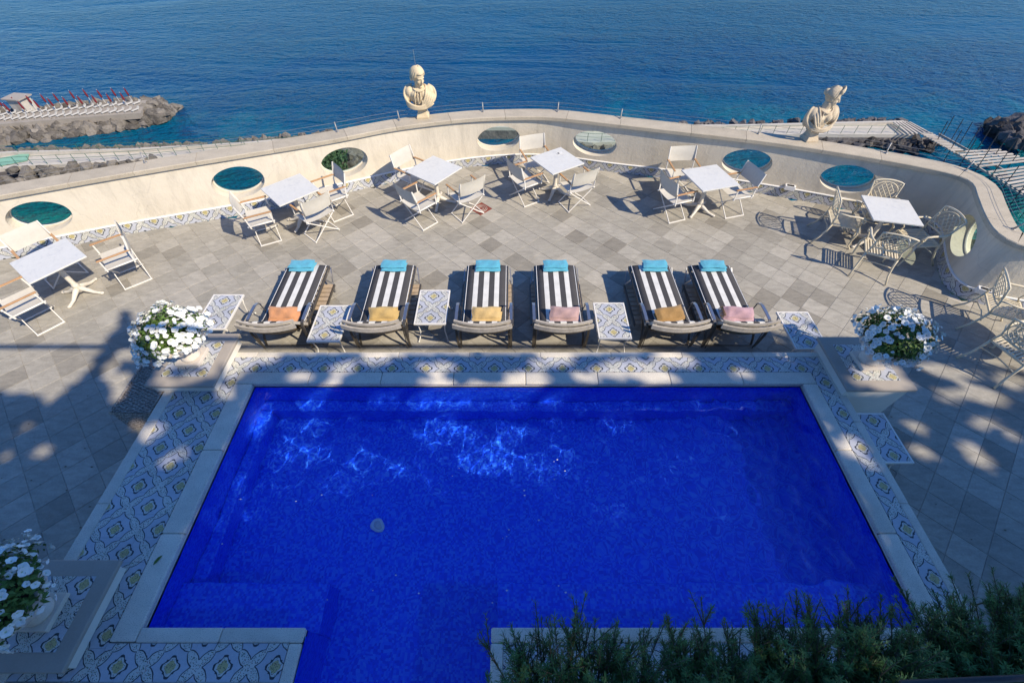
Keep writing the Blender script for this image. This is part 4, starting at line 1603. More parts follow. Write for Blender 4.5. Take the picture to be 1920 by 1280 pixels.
# ---------------------------------------------------------------- mosaic side tables
def side_table(w, d):
    e = empty('side_table', (0, 0, 0))
    h = .43
    g = MB()
    for sx in (-1, 1): g.box((sx * (w / 2 - .011), 0, h - .016), (.022, d, .032))
    for sy in (-1, 1): g.box((0, sy * (d / 2 - .011), h - .016), (w - .0445, .022, .032))
    g.build('top_frame', M['white_metal'], e, bevel=.003)
    nx, ny = (2, 3) if w > .4 else (1, 3)
    iw, il = w - .046, d - .046
    for i in range(nx):
        for j in range(ny):
            cx, cy = -iw / 2 + iw * (i + .5) / nx, -il / 2 + il * (j + .5) / ny
            hx, hy = iw / nx / 2 - .0008, il / ny / 2 - .0008
            m = MB()
            m.add([(-hx, -hy, 0), (hx, -hy, 0), (hx, hy, 0), (-hx, hy, 0), (-hx, -hy, -.012), (hx, -hy, -.012), (hx, hy, -.012), (-hx, hy, -.012)], [(0, 1, 2, 3), (7, 6, 5, 4), (0, 4, 5, 1), (1, 5, 6, 2), (2, 6, 7, 3), (3, 7, 4, 0)],
                  uvs=[(cx + sx * hx + .0, cy + sy * hy + .23) for sx, sy in ((-1, -1), (1, -1), (1, 1), (-1, 1))] * 2)
            t = m.build('mosaic_tile', M['mosaic'], e)
            t.location = (cx, cy, h - .003)
    for sx in (-1, 1):
        for sy in (-1, 1):
            g = MB()
            x, y = sx * (w / 2 - .03), sy * (d / 2 - .04)
            g.tube([(x, y, h - .03), (x - sx * .012, y - sy * .03, .30), (x - sx * .02, y - sy * .05, .16), (x, y - sy * .02, .05), (x + sx * .018, y + sy * .03, .012)], .0095, 8)
            g.ball((x + sx * .018, y + sy * .03, .013), .016, 8, 6)
            g.build('leg', M['white_metal'], e, True)
    return e


ST = side_table(.475, .72)
spots = [((-4.42, 4.52), 0, 'white mosaic-topped side table left of the first lounger, behind the petunias'),
         ((-2.69, 4.285), 0, 'white mosaic-topped side table between the first and second loungers, partly shaded'),
         ((-1.21, 4.62), 0, 'white mosaic-topped side table between the second and third loungers from the left'),
         ((1.48, 4.34), 0, 'white mosaic-topped side table between the fourth and fifth loungers from the left'),
         ((4.22, 4.15), 0, 'white mosaic-topped side table right of the last lounger, beside the right pedestal')]
for k, (xy, rz, lab) in enumerate(spots):
    o = ST if k == 0 else copy_tree(ST)
    o.location = (xy[0], xy[1], 0); o.rotation_euler = (0, 0, rz)
    tag(o, lab, 'side table', 'mosaic side tables by the pool')
o = side_table(.36, .66)
o.location = (4.475, 2.44, 0)
tag(o, 'narrow mosaic-topped side table against the right side of the pool, in the shade', 'side table', 'mosaic side tables by the pool')


# ---------------------------------------------------------------- sun loungers
def cushion_strip(pts, w, th):
    """slab following a side profile: pts = (y, z) on the top surface"""
    g = MB()
    pts = [Vector((0, y, z)) for y, z in pts]
    n = len(pts)
    vs = []
    m = 9
    for i in range(n):
        t = (pts[min(i + 1, n - 1)] - pts[max(i - 1, 0)]).normalized()
        nr = Vector((0, -t.z, t.y))
        if nr.z < 0: nr = -nr
        for side in (0, 1):
            for j in range(m):
                x = -w / 2 + w * j / (m - 1)
                ed = 1 - (abs(x) / (w / 2)) ** 8 * .55
                end = 1 - (.45 if i in (0, n - 1) else 0)
                off_ = 0 if side == 0 else -th
                puff = (th * .5 - th * .5 * ed * end)
                q = pts[i] + nr * (off_ - puff if side == 0 else off_ + puff)
                vs.append((x, q.y, q.z))
    fs = []
    A = lambda i, s_, j: i * 2 * m + s_ * m + j
    for i in range(n - 1):
        for j in range(m - 1):
            fs.append((A(i, 0, j), A(i, 0, j + 1), A(i + 1, 0, j + 1), A(i + 1, 0, j)))
            fs.append((A(i, 1, j), A(i + 1, 1, j), A(i + 1, 1, j + 1), A(i, 1, j + 1)))
        for j in (0, m - 1):
            q = (A(i, 0, j), A(i + 1, 0, j), A(i + 1, 1, j), A(i, 1, j))
            fs.append(q if j == 0 else q[::-1])
    for i in (0, n - 1):
        for j in range(m - 1):
            q = (A(i, 0, j), A(i, 1, j), A(i, 1, j + 1), A(i, 0, j + 1))
            fs.append(q if i == 0 else q[::-1])
    g.add(vs, fs)
    return g


def make_lounger():
    """origin under the hinge of the backrest; +y towards the sea (foot end)"""
    e = empty('sun_lounger', (0, 0, 0))
    # foot end at y=1.27, hinge at y=0, backrest leans to y=-.36
    prof = [(1.27, .40), (1.24, .425), (1.0, .425), (.7, .42), (.4, .418), (.12, .415), (.02, .42), (-.06, .455), (-.16, .57), (-.26, .69), (-.30, .735)]
    c = cushion_strip(prof, .62, .055).build('cushion', M['stripe'], e, True)
    for sx in (-1, 1):
        g = MB(); g.tube([(sx * .312, y, z - .018) for y, z in prof], .006, 5); g.build('piping', M['white'], c, True)
    for sx in (-1, 1):
        g = MB(); g.beam((sx * .335, 1.28, .345), (sx * .335, -.05, .345), .03, .05); g.build('side_rail', M['bronze'], e, bevel=.004)
    g = MB(); g.beam((-.32, 1.27, .345), (.32, 1.27, .345), .03, .045); g.build('foot_rail', M['bronze'], e)
    g = MB()
    for k in range(11):
        y = 1.2 - k * .115
        g.box((0, y, .36), (.64, .07, .014))
    o = g.build('seat_slats', M['greywood'], e); o['kind'] = 'stuff'
    # backrest: side stiles, curved top boards
    for sx in (-1, 1):
        g = MB(); g.beam((sx * .345, -.02, .36), (sx * .345, -.34, .75), .028, .045); g.build('back_stile', M['greywood'], e, bevel=.004)
    for zz, yy, w, hh in ((.765, -.325, .78, .045), (.715, -.372, .82, .075)):
        g = MB()
        pts = [(x, yy - .07 * (1 - (2 * x / w) ** 2), zz - .012 * (1 - (2 * x / w) ** 2)) for x in np.linspace(-w / 2, w / 2, 13)]
        for a_, c_ in zip(pts[:-1], pts[1:]):
            g.beam(a_, c_, .026, hh)
        g.build('back_board', M['greywood'], e)
    g = MB()
    vs = []
    for i, (y, z) in enumerate([(-.37, .69), (-.345, .60), (-.29, .52), (-.20, .45), (-.09, .38), (.02, .345)]):
        for x in np.linspace(-.34, .34, 9):
            sag = .05 * (1 - (x / .34) ** 2)
            vs.append((x, y - sag, z - sag * .6))
    g.add(vs, [(i * 9 + j, i * 9 + j + 1, (i + 1) * 9 + j + 1, (i + 1) * 9 + j) for i in range(5) for j in range(8)])
    g.build('back_sling', M['brownsling'], e, True)
    # arms with front legs bent from one flat bar
    for sx in (-1, 1):
        x = sx * .395
        g = MB()
        pts = [(x, .26, .50), (x, .22, .56), (x, .15, .585), (x, .0, .59), (x, -.14, .585)]
        for a_, c_ in zip(pts[:-1], pts[1:]): g.beam(a_, c_, .042, .014, (0, .2, 1))
        g.build('armrest', M['arm'], e)
        g = MB()
        pts = [(x, -.14, .585), (x, -.19, .565), (x, -.215, .52), (x, -.225, .35), (x, -.20, .15), (x, -.17, .01)]
        for a_, c_ in zip(pts[:-1], pts[1:]): g.beam(a_, c_, .036, .014, (0, 1, .2))
        g.build('front_leg', M['bronze'], e)
        g = MB()
        pts = [(sx * .345, .10, .345), (sx * .36, -.02, .26), (sx * .365, -.10, .12), (sx * .37, -.13, .01)]
        for a_, c_ in zip(pts[:-1], pts[1:]): g.beam(a_, c_, .03, .014, (0, 1, .2))
        g.tube([(sx * .36, -.21, .50), (sx * .36, -.205, .02)], .007, 6)
        g.build('brace', M['bronze'], e)
        g = MB()
        g.tube([(sx * .395, .26, .50), (sx * .36, .24, .40), (sx * .345, .22, .35)], .009, 6)
        g.build('arm_bracket', M['darkmetal'], e)
        # foot-end support
        g = MB()
        g.beam((sx * .375, 1.24, .36), (sx * .40, 1.05, .17), .026, .014, (1, 0, 0))
        g.beam((sx * .37, .95, .345), (sx * .40, 1.05, .17), .022, .012, (1, 0, 0))
        g.beam((sx * .40, 1.05, .17), (sx * .40, 1.02, .01), .026, .014, (1, 0, 0))
        g.build('rear_leg', M['arm'], e)
        g = MB(); g.beam((sx * .415, 1.06, .14), (sx * .415, .16, .14), .022, .04); g.build('platform_rail', M['bronze'], e)
    g = MB(); g.tube([(-.37, -.16, .03), (.37, -.16, .03)], .009, 6); g.build('stretcher', M['bronze'], e)
    for k in range(9):
        g = MB(); g.box((0, 0, 0), (.80, .078, .016)); o = g.build('platform_slat', M['slatwood'], e); o.location = (0, 1.0 - k * .1, .158)
    return e


M['brownsling'] = MAT('brown_sling', (0.16, 0.115, 0.07), 0.9, 0.2, 12, 0.15, 120)
L0 = make_lounger()
LN = ['first', 'second', 'third', 'fourth', 'fifth', 'sixth']
LX = [(-3.40, .01), (-1.945, .01), (-.41, 0), (.715, 0), (2.325, .02), (3.30, .0)]
LEXTRA = ['orange', 'mustard yellow', 'pale yellow', 'dusty pink', 'brown and ochre', 'pink']
LOUNG = []
for k, (x, rz) in enumerate(LX):
    o = L0 if k == 0 else copy_tree(L0)
    o.location = (x, 4.34, 0); o.rotation_euler = (0, 0, rz)
    tag(o, 'black and white striped sun lounger with the %s towel against its backrest' % LEXTRA[k], 'sun lounger', 'striped sun loungers by the pool')
    LOUNG.append(o)


def soft_slab(g, c, s, rz=0.0, sag=0.0, seed=0, tilt=0.0):
    """rounded cloth slab with slightly uneven top"""
    r_ = random.Random(seed)
    nx, ny = 12, 8
    ph_ = [r_.uniform(0, 6.28) for _ in range(6)]
    vs = []
    for side in (1, -1):
        for j in range(ny + 1):
            for i in range(nx + 1):
                u, v = i / nx * 2 - 1, j / ny * 2 - 1
                ed = (1 - abs(u) ** 6) * (1 - abs(v) ** 6)
                x, y = u * s[0] / 2, v * s[1] / 2
                x += .008 * math.sin(3 * v + ph_[0]); y += .006 * math.sin(4 * u + ph_[1])
                z = side * s[2] / 2 * ed ** .35 if ed > 0 else 0
                if side > 0: z += s[2] * .12 * math.sin(3.1 * u + 2.2 * v + ph_[2]) * ed + s[2] * .06 * math.sin(7 * u - 3 * v + ph_[3]) * ed
                p = Vector((x, y, z))
                p = Matrix.Rotation(tilt, 3, 'X') @ p
                p = Matrix.Rotation(rz, 3, 'Z') @ p
                vs.append((c[0] + p.x, c[1] + p.y, c[2] + p.z))
    n1 = (nx + 1) * (ny + 1)
    fs = []
    for sidx in (0, 1):
        for j in range(ny):
            for i in range(nx):
                a = sidx * n1 + j * (nx + 1) + i
                q = (a, a + 1, a + nx + 2, a + nx + 1)
                fs.append(q if sidx == 0 else q[::-1])
    rim_ = [i for i in range(nx + 1)] + [j * (nx + 1) + nx for j in range(1, ny + 1)] + [ny * (nx + 1) + i for i in range(nx - 1, -1, -1)] + [j * (nx + 1) for j in range(ny - 1, 0, -1)]
    for a, c_ in zip(rim_, rim_[1:] + rim_[:1]):
        fs.append((a, n1 + a, n1 + c_, c_))
    g.add(vs, fs)


for k, (x, rz) in enumerate(LX):
    e = empty('blue_towel', (x + (-.055, .0, .01, .0, .03, .0)[k], 5.50, .425), rz + (.0, -.03, .0, .02, -.03, -.02)[k], 'folded turquoise towel at the foot of the lounger with the %s towel' % LEXTRA[k], 'towel', 'folded turquoise towels on the loungers')
    for q in range(2):
        g = MB(); soft_slab(g, (random.uniform(-.006, .006), (-.012, .012)[q] + .01, .026 + q * .044), (.405 - q * .012, .215 - .02 * q, .052), 0, 0, k * 5 + q)
        g.build('fold', M['towel_blue'], e, True)
PILC = ['orange', 'mustard', 'yellow', 'dusty', 'brown', 'pink']
for k, (x, rz) in enumerate(LX):
    e = empty('rolled_towel', (x + (.02, .05, .035, .06, .0, .05)[k], 4.41, .43), rz + (-.03, .02, .0, -.04, .20, -.08)[k], '%s towel folded against the backrest of the %s lounger from the left' % (LEXTRA[k], LN[k]), 'towel', 'coloured folded towels on the loungers')
    g = MB(); soft_slab(g, (0, -.01, .075), (.43, .20, .12), 0, 0, 40 + k, .6); g.build('cloth', M[PILC[k]], e, True)
    g = MB(); soft_slab(g, (.01, -.03, .03), (.45, .19, .06), 0, 0, 60 + k, .2); g.build('under_fold', M[PILC[k]], e, True)
    if k == 5:
        for q in range(16):
            g = MB(); a = q / 15
            g.tube([(-.215, -.10 + .2 * a, .12 - .02 * a), (-.245, -.10 + .2 * a + random.uniform(-.01, .01), .08), (-.262, -.1 + .2 * a + random.uniform(-.015, .015), .04)], .004, 5)
            g.build('fringe', M['brown'], e)


# ---------------------------------------------------------------- marble tables on cast-iron feet
def marble_table(s):
    e = empty('marble_table', (0, 0, 0))
    g = MB(); g.box((0, 0, .727), (s, s, .026)); g.build('tabletop', M['marble'], e, bevel=.004)
    g = MB(); g.lathe([(.0, .06), (.055, .07), (.048, .13), (.04, .16), (.052, .18), (.046, .2), (.034, .24), (.036, .4), (.030, .52), (.042, .55), (.032, .57), (.034, .66), (.06, .70), (.062, .712), (.0, .713)], 24, flute=.06, nf=12)
    g.build('column', M['cast'], e, True)
    for k in range(4):
        a = k * math.pi / 2 + .6
        d = Vector((math.cos(a), math.sin(a), 0))
        g = MB()
        pts = [d * .02 + Vector((0, 0, .13)), d * .07 + Vector((0, 0, .115)), d * .14 + Vector((0, 0, .075)), d * .20 + Vector((0, 0, .04)), d * .26 + Vector((0, 0, .028)), d * .30 + Vector((0, 0, .022))]
        g.tube(pts, [.045, .04, .032, .026, .022, .024], 10)
        g.ball(d * .31 + Vector((0, 0, .022)), (.034, .03, .022), 10, 8, Matrix.Rotation(a, 3, 'Z'))
        g.build('foot', M['cast'], e, True)
    for k in range(2):
        g = MB(); a = k * math.pi / 2 + .6
        d = Vector((math.cos(a), math.sin(a), 0))
        g.beam(d * -.26 + Vector((0, 0, .7125)), d * .26 + Vector((0, 0, .7125)), .03, .008 + k * .002); g.build('top_bracket', M['cast'], e)
    return e


TB = [((-7.30, 5.34), -36, 'first'), ((-4.15, 7.36), -46, 'second'), ((-1.54, 8.06), -37, 'third'), ((.91, 8.42), -57, 'fourth'), ((3.82, 7.77), -74, 'fifth'), ((6.72, 6.69), -103, 'sixth')]
T0_ = marble_table(.735)
TLAB = ['white marble table at the left edge of the terrace, first from the left', 'white marble table between the two portholes left of the first bust', 'white marble table directly below the man bust', 'white marble table below the two middle portholes', 'white marble table under the fifth porthole, near the second bust', 'white marble table among the cream iron chairs at the right']
for k, (xy, rz, nm) in enumerate(TB):
    o = T0_ if k == 0 else copy_tree(T0_)
    o.location = (xy[0], xy[1], 0); o.rotation_euler = (0, 0, R(rz))
    if k == 0: o.scale = (1.07, 1.07, 1)
    tag(o, TLAB[k], 'table', 'white marble tables on the terrace')
e = empty('card', (.985, 8.70, .742), .4, 'small printed card lying on the marble table below the middle portholes', 'card')
g = MB(); g.box((0, 0, .001), (.13, .09, .002)); g.build('paper', M['paper'], e)
g = MB(); g.box((-.03, 0, .0025), (.04, .05, .001)); g.build('print', M['darkmetal'], e)

# round iron table standing just outside the frame; its oval shadow is in the picture
e = empty('round_table', (7.80, 3.97, 0), 0, 'round cream iron table at the right edge beside two iron chairs', 'table')
g = MB(); g.lathe([(.0, .72), (.46, .72), (.47, .73), (.46, .74), (.0, .74)], 40); g.build('tabletop', M['iron_cream'], e, True)
g = MB(); g.lathe([(.0, .06), (.05, .07), (.03, .2), (.03, .6), (.07, .72), (.0, .721)], 16); g.build('column', M['iron_cream'], e, True)
for k in range(3):
    a = k * 2.094
    d = Vector((math.cos(a), math.sin(a), 0))
    g = MB(); g.tube([d * .02 + Vector((0, 0, .16)), d * .15 + Vector((0, 0, .12)), d * .32 + Vector((0, 0, .02))], [.03, .024, .02], 8); g.build('foot', M['iron_cream'], e, True)


# ---------------------------------------------------------------- folding director chairs
def sling_mesh(P00, P10, P11, P01, sag, nrm, nu=8, nv=6):
    g = MB()
    P00, P10, P11, P01 = map(Vector, (P00, P10, P11, P01))
    nrm = Vector(nrm)
    for side in (0, 1):
        vs = []
        for j in range(nv + 1):
            for i in range(nu + 1):
                u, v = i / nu, j / nv
                p = (P00 * (1 - u) + P10 * u) * (1 - v) + (P01 * (1 - u) + P11 * u) * v
                p = p - nrm * (sag * 4 * u * (1 - u) * (1 + .25 * math.sin(5 * v + 1))) + nrm * (.004 * side)
                vs.append(p)
        fs = [(j * (nu + 1) + i, j * (nu + 1) + i + 1, (j + 1) * (nu + 1) + i + 1, (j + 1) * (nu + 1) + i) for j in range(nv) for i in range(nu)]
        g.add(vs, fs if side else [f[::-1] for f in fs])
    return g


def director_chair():
    """facing +y"""
    e = empty('director_chair', (0, 0, 0))
    W, SZ, DY = .265, .435, .205
    t = .020
    for sx in (-1, 1):
        yo = DY - (.0 if sx > 0 else .024)
        g = MB()
        for sy in (-1, 1):
            g.beam((sx * W, sy * yo, SZ), (-sx * W, sy * yo, .012), t, .013, (0, 1, 0))
        g.beam((-sx * W, -yo - .012, .012), (-sx * W, yo + .012, .012), t, t)
        g.build('leg_frame', M['white_metal'], e, bevel=.003)
        g = MB(); g.tube([(sx * W, -DY - .03, SZ + .008), (sx * W, DY + .03, SZ + .008)], .015, 8); g.build('seat_rail', M['white_metal'], e, True)
        g = MB()
        g.beam((sx * (W + .016), DY + .005, SZ - .02), (sx * (W + .016), DY - .0, .63), .013, .022, (0, 1, 0))
        g.build('arm_post', M['white_metal'], e, bevel=.002)
        g = MB()
        g.beam((sx * (W + .016), -DY + .02, SZ - .03), (sx * (W + .016), -DY - .005, .63), .013, .024, (0, 1, 0))
        g.beam((sx * (W + .016), -DY - .005, .62), (sx * (W + .012), -DY - .075, .885), .013, .024, (0, 1, 0))
        g.build('back_post', M['white_metal'], e, bevel=.002)
        g = MB(); g.beam((sx * (W + .016), -DY - .02, .642), (sx * (W + .016), DY + .035, .642), .038, .018); g.build('armrest', M['teak'], e, bevel=.005)
        g = MB(); g.beam((sx * (W + .016), -DY - .02, .629), (sx * (W + .016), DY + .035, .629), .018, .008); g.build('arm_rail', M['white_metal'], e)
        g = MB(); g.ball((sx * (W + .018), -DY - .006, .60), .016, 8, 6); g.build('pivot', M['white_metal'], e, True)
    sling_mesh((-W, -DY - .01, SZ + .02), (W, -DY - .01, SZ + .02), (W, DY + .01, SZ + .02), (-W, DY + .01, SZ + .02), .026, (0, 0, 1)).build('seat', M['sling'], e, True)
    bn = Vector((0, .965, .26))
    sling_mesh((-W - .008, -DY - .025, .60), (W + .008, -DY - .025, .60), (W + .008, -DY - .082, .885), (-W - .008, -DY - .082, .885), .03, bn).build('backrest', M['sling'], e, True)
    for sx in (-1, 1):
        g = MB(); g.tube([(sx * (W + .006), -DY - .02, .595), (sx * (W + .006), -DY - .08, .888)], .013, 6); g.build('sling_sleeve', M['sling'], e, True)
    return e


DC = director_chair()


def chair_from_back(mid, face):
    a = R(face)
    return (mid[0] + math.cos(a) * .285, mid[1] + math.sin(a) * .285, face)


CH = [(*chair_from_back((-8.09, 5.94), -37), 'white director chair at the leftmost table, its back to the parapet and porthole'),
      (-6.65, 5.76, 221, 'white director chair seen edge-on right of the leftmost table'),
      (-7.51, 4.70, 52, 'white director chair nearest the left edge, in front of the leftmost table'),
      (-4.69, 6.92, 28, 'white director chair on the left side of the second table from the left, facing right'),
      (*chair_from_back((-3.49, 6.85), 138), 'white director chair in front of the second table from the left, back to the pool'),
      (*chair_from_back((-3.33, 7.87), -142), 'white director chair right of the second table, under the leafy porthole'),
      (*chair_from_back((-2.27, 8.55), -36), 'white director chair between the parapet and the table below the man bust'),
      (*chair_from_back((-2.0, 7.19), 47), 'white director chair left of the table below the man bust, facing right'),
      (*chair_from_back((-.73, 7.43), 127), 'white director chair beside the red drain tile, back to the pool'),
      (*chair_from_back((.42, 9.2), -73), 'white director chair between the two middle portholes, back to the parapet'),
      (*chair_from_back((.03, 8.05), 33), 'white director chair left of the table below the middle portholes'),
      (*chair_from_back((1.43, 7.74), 116), 'white director chair right of the table below the middle portholes, back to the pool'),
      (*chair_from_back((3.51, 8.71), -86), 'white director chair with its back to the cracked part of the parapet'),
      (*chair_from_back((2.94, 7.53), 20), 'white director chair left of the fifth table, casting a long shadow on open paving'),
      (*chair_from_back((4.7, 7.87), 196), 'white director chair right of the fifth table, its back in shade before a porthole')]
for k, (x, y, f_, lab) in enumerate(CH):
    o = DC if k == 0 else copy_tree(DC)
    o.location = (x, y, 0); o.rotation_euler = (0, 0, R(f_ - 90))
    tag(o, lab, 'chair', 'white director chairs on the terrace')


# ---------------------------------------------------------------- cream cast-iron armchairs
def iron_chair():
    e = empty('iron_armchair', (0, 0, 0))
    SZ, HX, HY = .43, .235, .215
    m = M['iron_cream']
    g = MB()
    for a_, c_ in (((-HX, -HY), (HX, -HY)), ((HX, -HY), (HX, HY)), ((HX, HY), (-HX, HY)), ((-HX, HY), (-HX, -HY))):
        g.beam((a_[0], a_[1], SZ - .012), (c_[0], c_[1], SZ - .012), .022, .028)
    g.build('seat_frame', m, e)
    for k in range(10):
        x = -HX + .035 + k * (2 * HX - .07) / 9
        g = MB(); g.beam((x, -HY + .012, SZ), (x, HY - .012, SZ), .023, .008); g.build('seat_slat', m, e)
    # back: leaning, arched top
    def bk(u, v):    # u -1..1, v 0..1 height
        w = .215 + .03 * v
        z = .56 + .33 * v
        if v > .999: z += .035 * (1 - u * u)
        y = -HY - .02 - .10 * v + .025 * u * u
        return Vector((u * w, y, z))
    g = MB()
    top = [bk(u, 1.0) for u in np.linspace(-1, 1, 11)]
    bot = [bk(u, 0.0) for u in np.linspace(1, -1, 7)]
    g.tube(top + [bk(1, .66), bk(1, .33)] + bot + [bk(-1, .33), bk(-1, .66)], .0115, 7, True)
    g.build('back_frame', m, e, True)
    for sx in (-1, 1):
        g = MB(); g.tube([(sx * HX, -HY, SZ - .02), (sx * .225, -HY - .012, .50), bk(sx, 0), bk(sx, .4)], .012, 7); g.build('back_post', m, e, True)
    g = MB()
    for k in range(-5, 6):
        for sgn in (-1, 1):
            pts = []
            for v in np.linspace(.06, .96, 7):
                u = k * .36 + sgn * (v - .5) * 1.3
                lim = 1.0
                if (u / .93) ** 2 + ((v - .5) / .52) ** 2 < 1.0:
                    pts.append(bk(u, v) + Vector((0, .002 * sgn, 0)))
            if len(pts) >= 2: g.tube(pts, .0052, 5)
    el = [bk(.92 * math.cos(t), .5 + .48 * math.sin(t)) for t in np.linspace(0, 2 * math.pi, 28, endpoint=False)]
    g.tube(el, .0075, 6, True)
    for sx in (-1, 1):
        for sv in (.12, .88):
            c_ = bk(sx * .84, sv)
            g.tube([c_ + Vector((.022 * math.cos(t) , 0, .022 * math.sin(t))) for t in np.linspace(0, 6.28, 10, endpoint=False)], .005, 5, True)
    g.build('back_lattice', m, e, True)
    for sx in (-1, 1):
        g = MB()
        x = sx * (HX + .035)
        pts = [bk(sx, .28), Vector((x, -HY + .06, .665)), Vector((x + sx * .01, -.05, .655)), Vector((x + sx * .012, .10, .66)), Vector((x + sx * .005, .20, .645)), Vector((x, .245, .60)), Vector((x, .225, .56)), Vector((x, .19, .565)), Vector((x, .195, .595))]
        g.tube(pts, [.012, .013, .015, .016, .015, .013, .011, .010, .009], 8, flat=.8)
        g.build('armrest', m, e, True)
        g = MB()
        g.tube([(sx * (HX + .03), .16, .64), (sx * (HX + .02), .20, .56), (sx * (HX + .005), .16, .49), (sx * HX, .19, SZ)], .010, 6)
        g.build('arm_support', m, e, True)
        g = MB()
        g.tube([(sx * HX, HY, SZ - .01), (sx * (HX + .03), HY + .03, .33), (sx * (HX + .02), HY + .02, .18), (sx * (HX + .01), HY + .03, .06), (sx * (HX + .04), HY + .075, .01)], [.015, .016, .012, .010, .012], 7)
        g.build('front_leg', m, e, True)
        g = MB()
        g.tube([(sx * HX, -HY, SZ - .01), (sx * (HX + .005), -HY - .02, .30), (sx * (HX + .02), -HY - .08, .14), (sx * (HX + .05), -HY - .17, .01)], [.015, .013, .012, .012], 7)
        g.build('rear_leg', m, e, True)
    g = MB(); g.tube([(-HX, -HY, .25), (0, -HY + .03, .26), (HX, -HY, .25)], .007, 5); g.tube([(-HX, HY, .38), (-.1, HY, .34), (.1, HY, .34), (HX, HY, .38)], .007, 5); g.build('apron', m, e, True)
    return e


MB.K = 1.28
IC = iron_chair()
MB.K = 1.0


def ichair(mid, face, lab):
    a = R(face)
    return (mid[0] + math.cos(a) * .32, mid[1] + math.sin(a) * .32, face, lab)


IL = [(6.13, 6.86, -18, 'cream lattice iron armchair on the left of the square marble table, sunlit'),
      ichair((6.94, 7.35), -105, 'cream lattice iron armchair against the shaded parapet behind the square marble table'),
      ichair((7.52, 6.33), 184, 'cream lattice iron armchair in shade next to the porthole of the curved wall'),
      ichair((6.23, 5.71), 64, 'cream lattice iron armchair in front of the square marble table, back to the pool'),
      (7.50, 4.60, -28, 'cream lattice iron armchair at the right edge, in front of the wall lamp'),
      (7.12, 3.80, 18, 'cream lattice iron armchair lowest at the right edge, at the border of the tree shade')]
for k, (x, y, f_, lab) in enumerate(IL):
    o = IC if k == 0 else copy_tree(IC)
    o.location = (x, y, 0); o.rotation_euler = (0, 0, R(f_ - 90))
    tag(o, lab, 'armchair', 'cream iron armchairs on the terrace')

# ---------------------------------------------------------------- busts on the parapet
def to_remesh(mb, name, mat, parent, voxel=.008, smooth=4):
    me = mb.mesh(name + '_raw', mat)
    o = bpy.data.objects.new(name, me)
    col.objects.link(o)
    r_ = o.modifiers.new('remesh', 'REMESH'); r_.mode = 'VOXEL'; r_.voxel_size = voxel
    s_ = o.modifiers.new('smooth', 'SMOOTH'); s_.iterations = smooth; s_.factor = .5
    dg = bpy.context.evaluated_depsgraph_get()
    nm = bpy.data.meshes.new_from_object(o.evaluated_get(dg))
    o.modifiers.clear()
    o.data = nm
    nm.materials.clear(); nm.materials.append(mat)
    nm.polygons.foreach_set('use_smooth', [True] * len(nm.polygons))
    if parent is not None:
        o.parent = parent
        KIDS.setdefault(parent, []).append(o)
    return o


def plinth(e, mat, w0=.27, w1=.18, h=.20):
    g = MB()
    pr = [(w0, 0), (w0, .03), (w0 * .93, .045), (w0 * .80, .085), (w1 * 1.02, .135), (w1, h - .04), (w1 * 1.18, h - .025), (w1 * 1.18, h)]
    vs = []
    for w, z in pr:
        for sx, sy in ((-1, -1), (1, -1), (1, 1), (-1, 1)): vs.append((sx * w / 2, sy * w / 2, z))
    fs = [(3, 2, 1, 0)] + [(i * 4 + k, i * 4 + (k + 1) % 4, (i + 1) * 4 + (k + 1) % 4, (i + 1) * 4 + k) for i in range(len(pr) - 1) for k in range(4)] + [tuple((len(pr) - 1) * 4 + k for k in range(4))]
    g.add(vs, fs)
    return g.build('plinth', mat, e, bevel=.004)


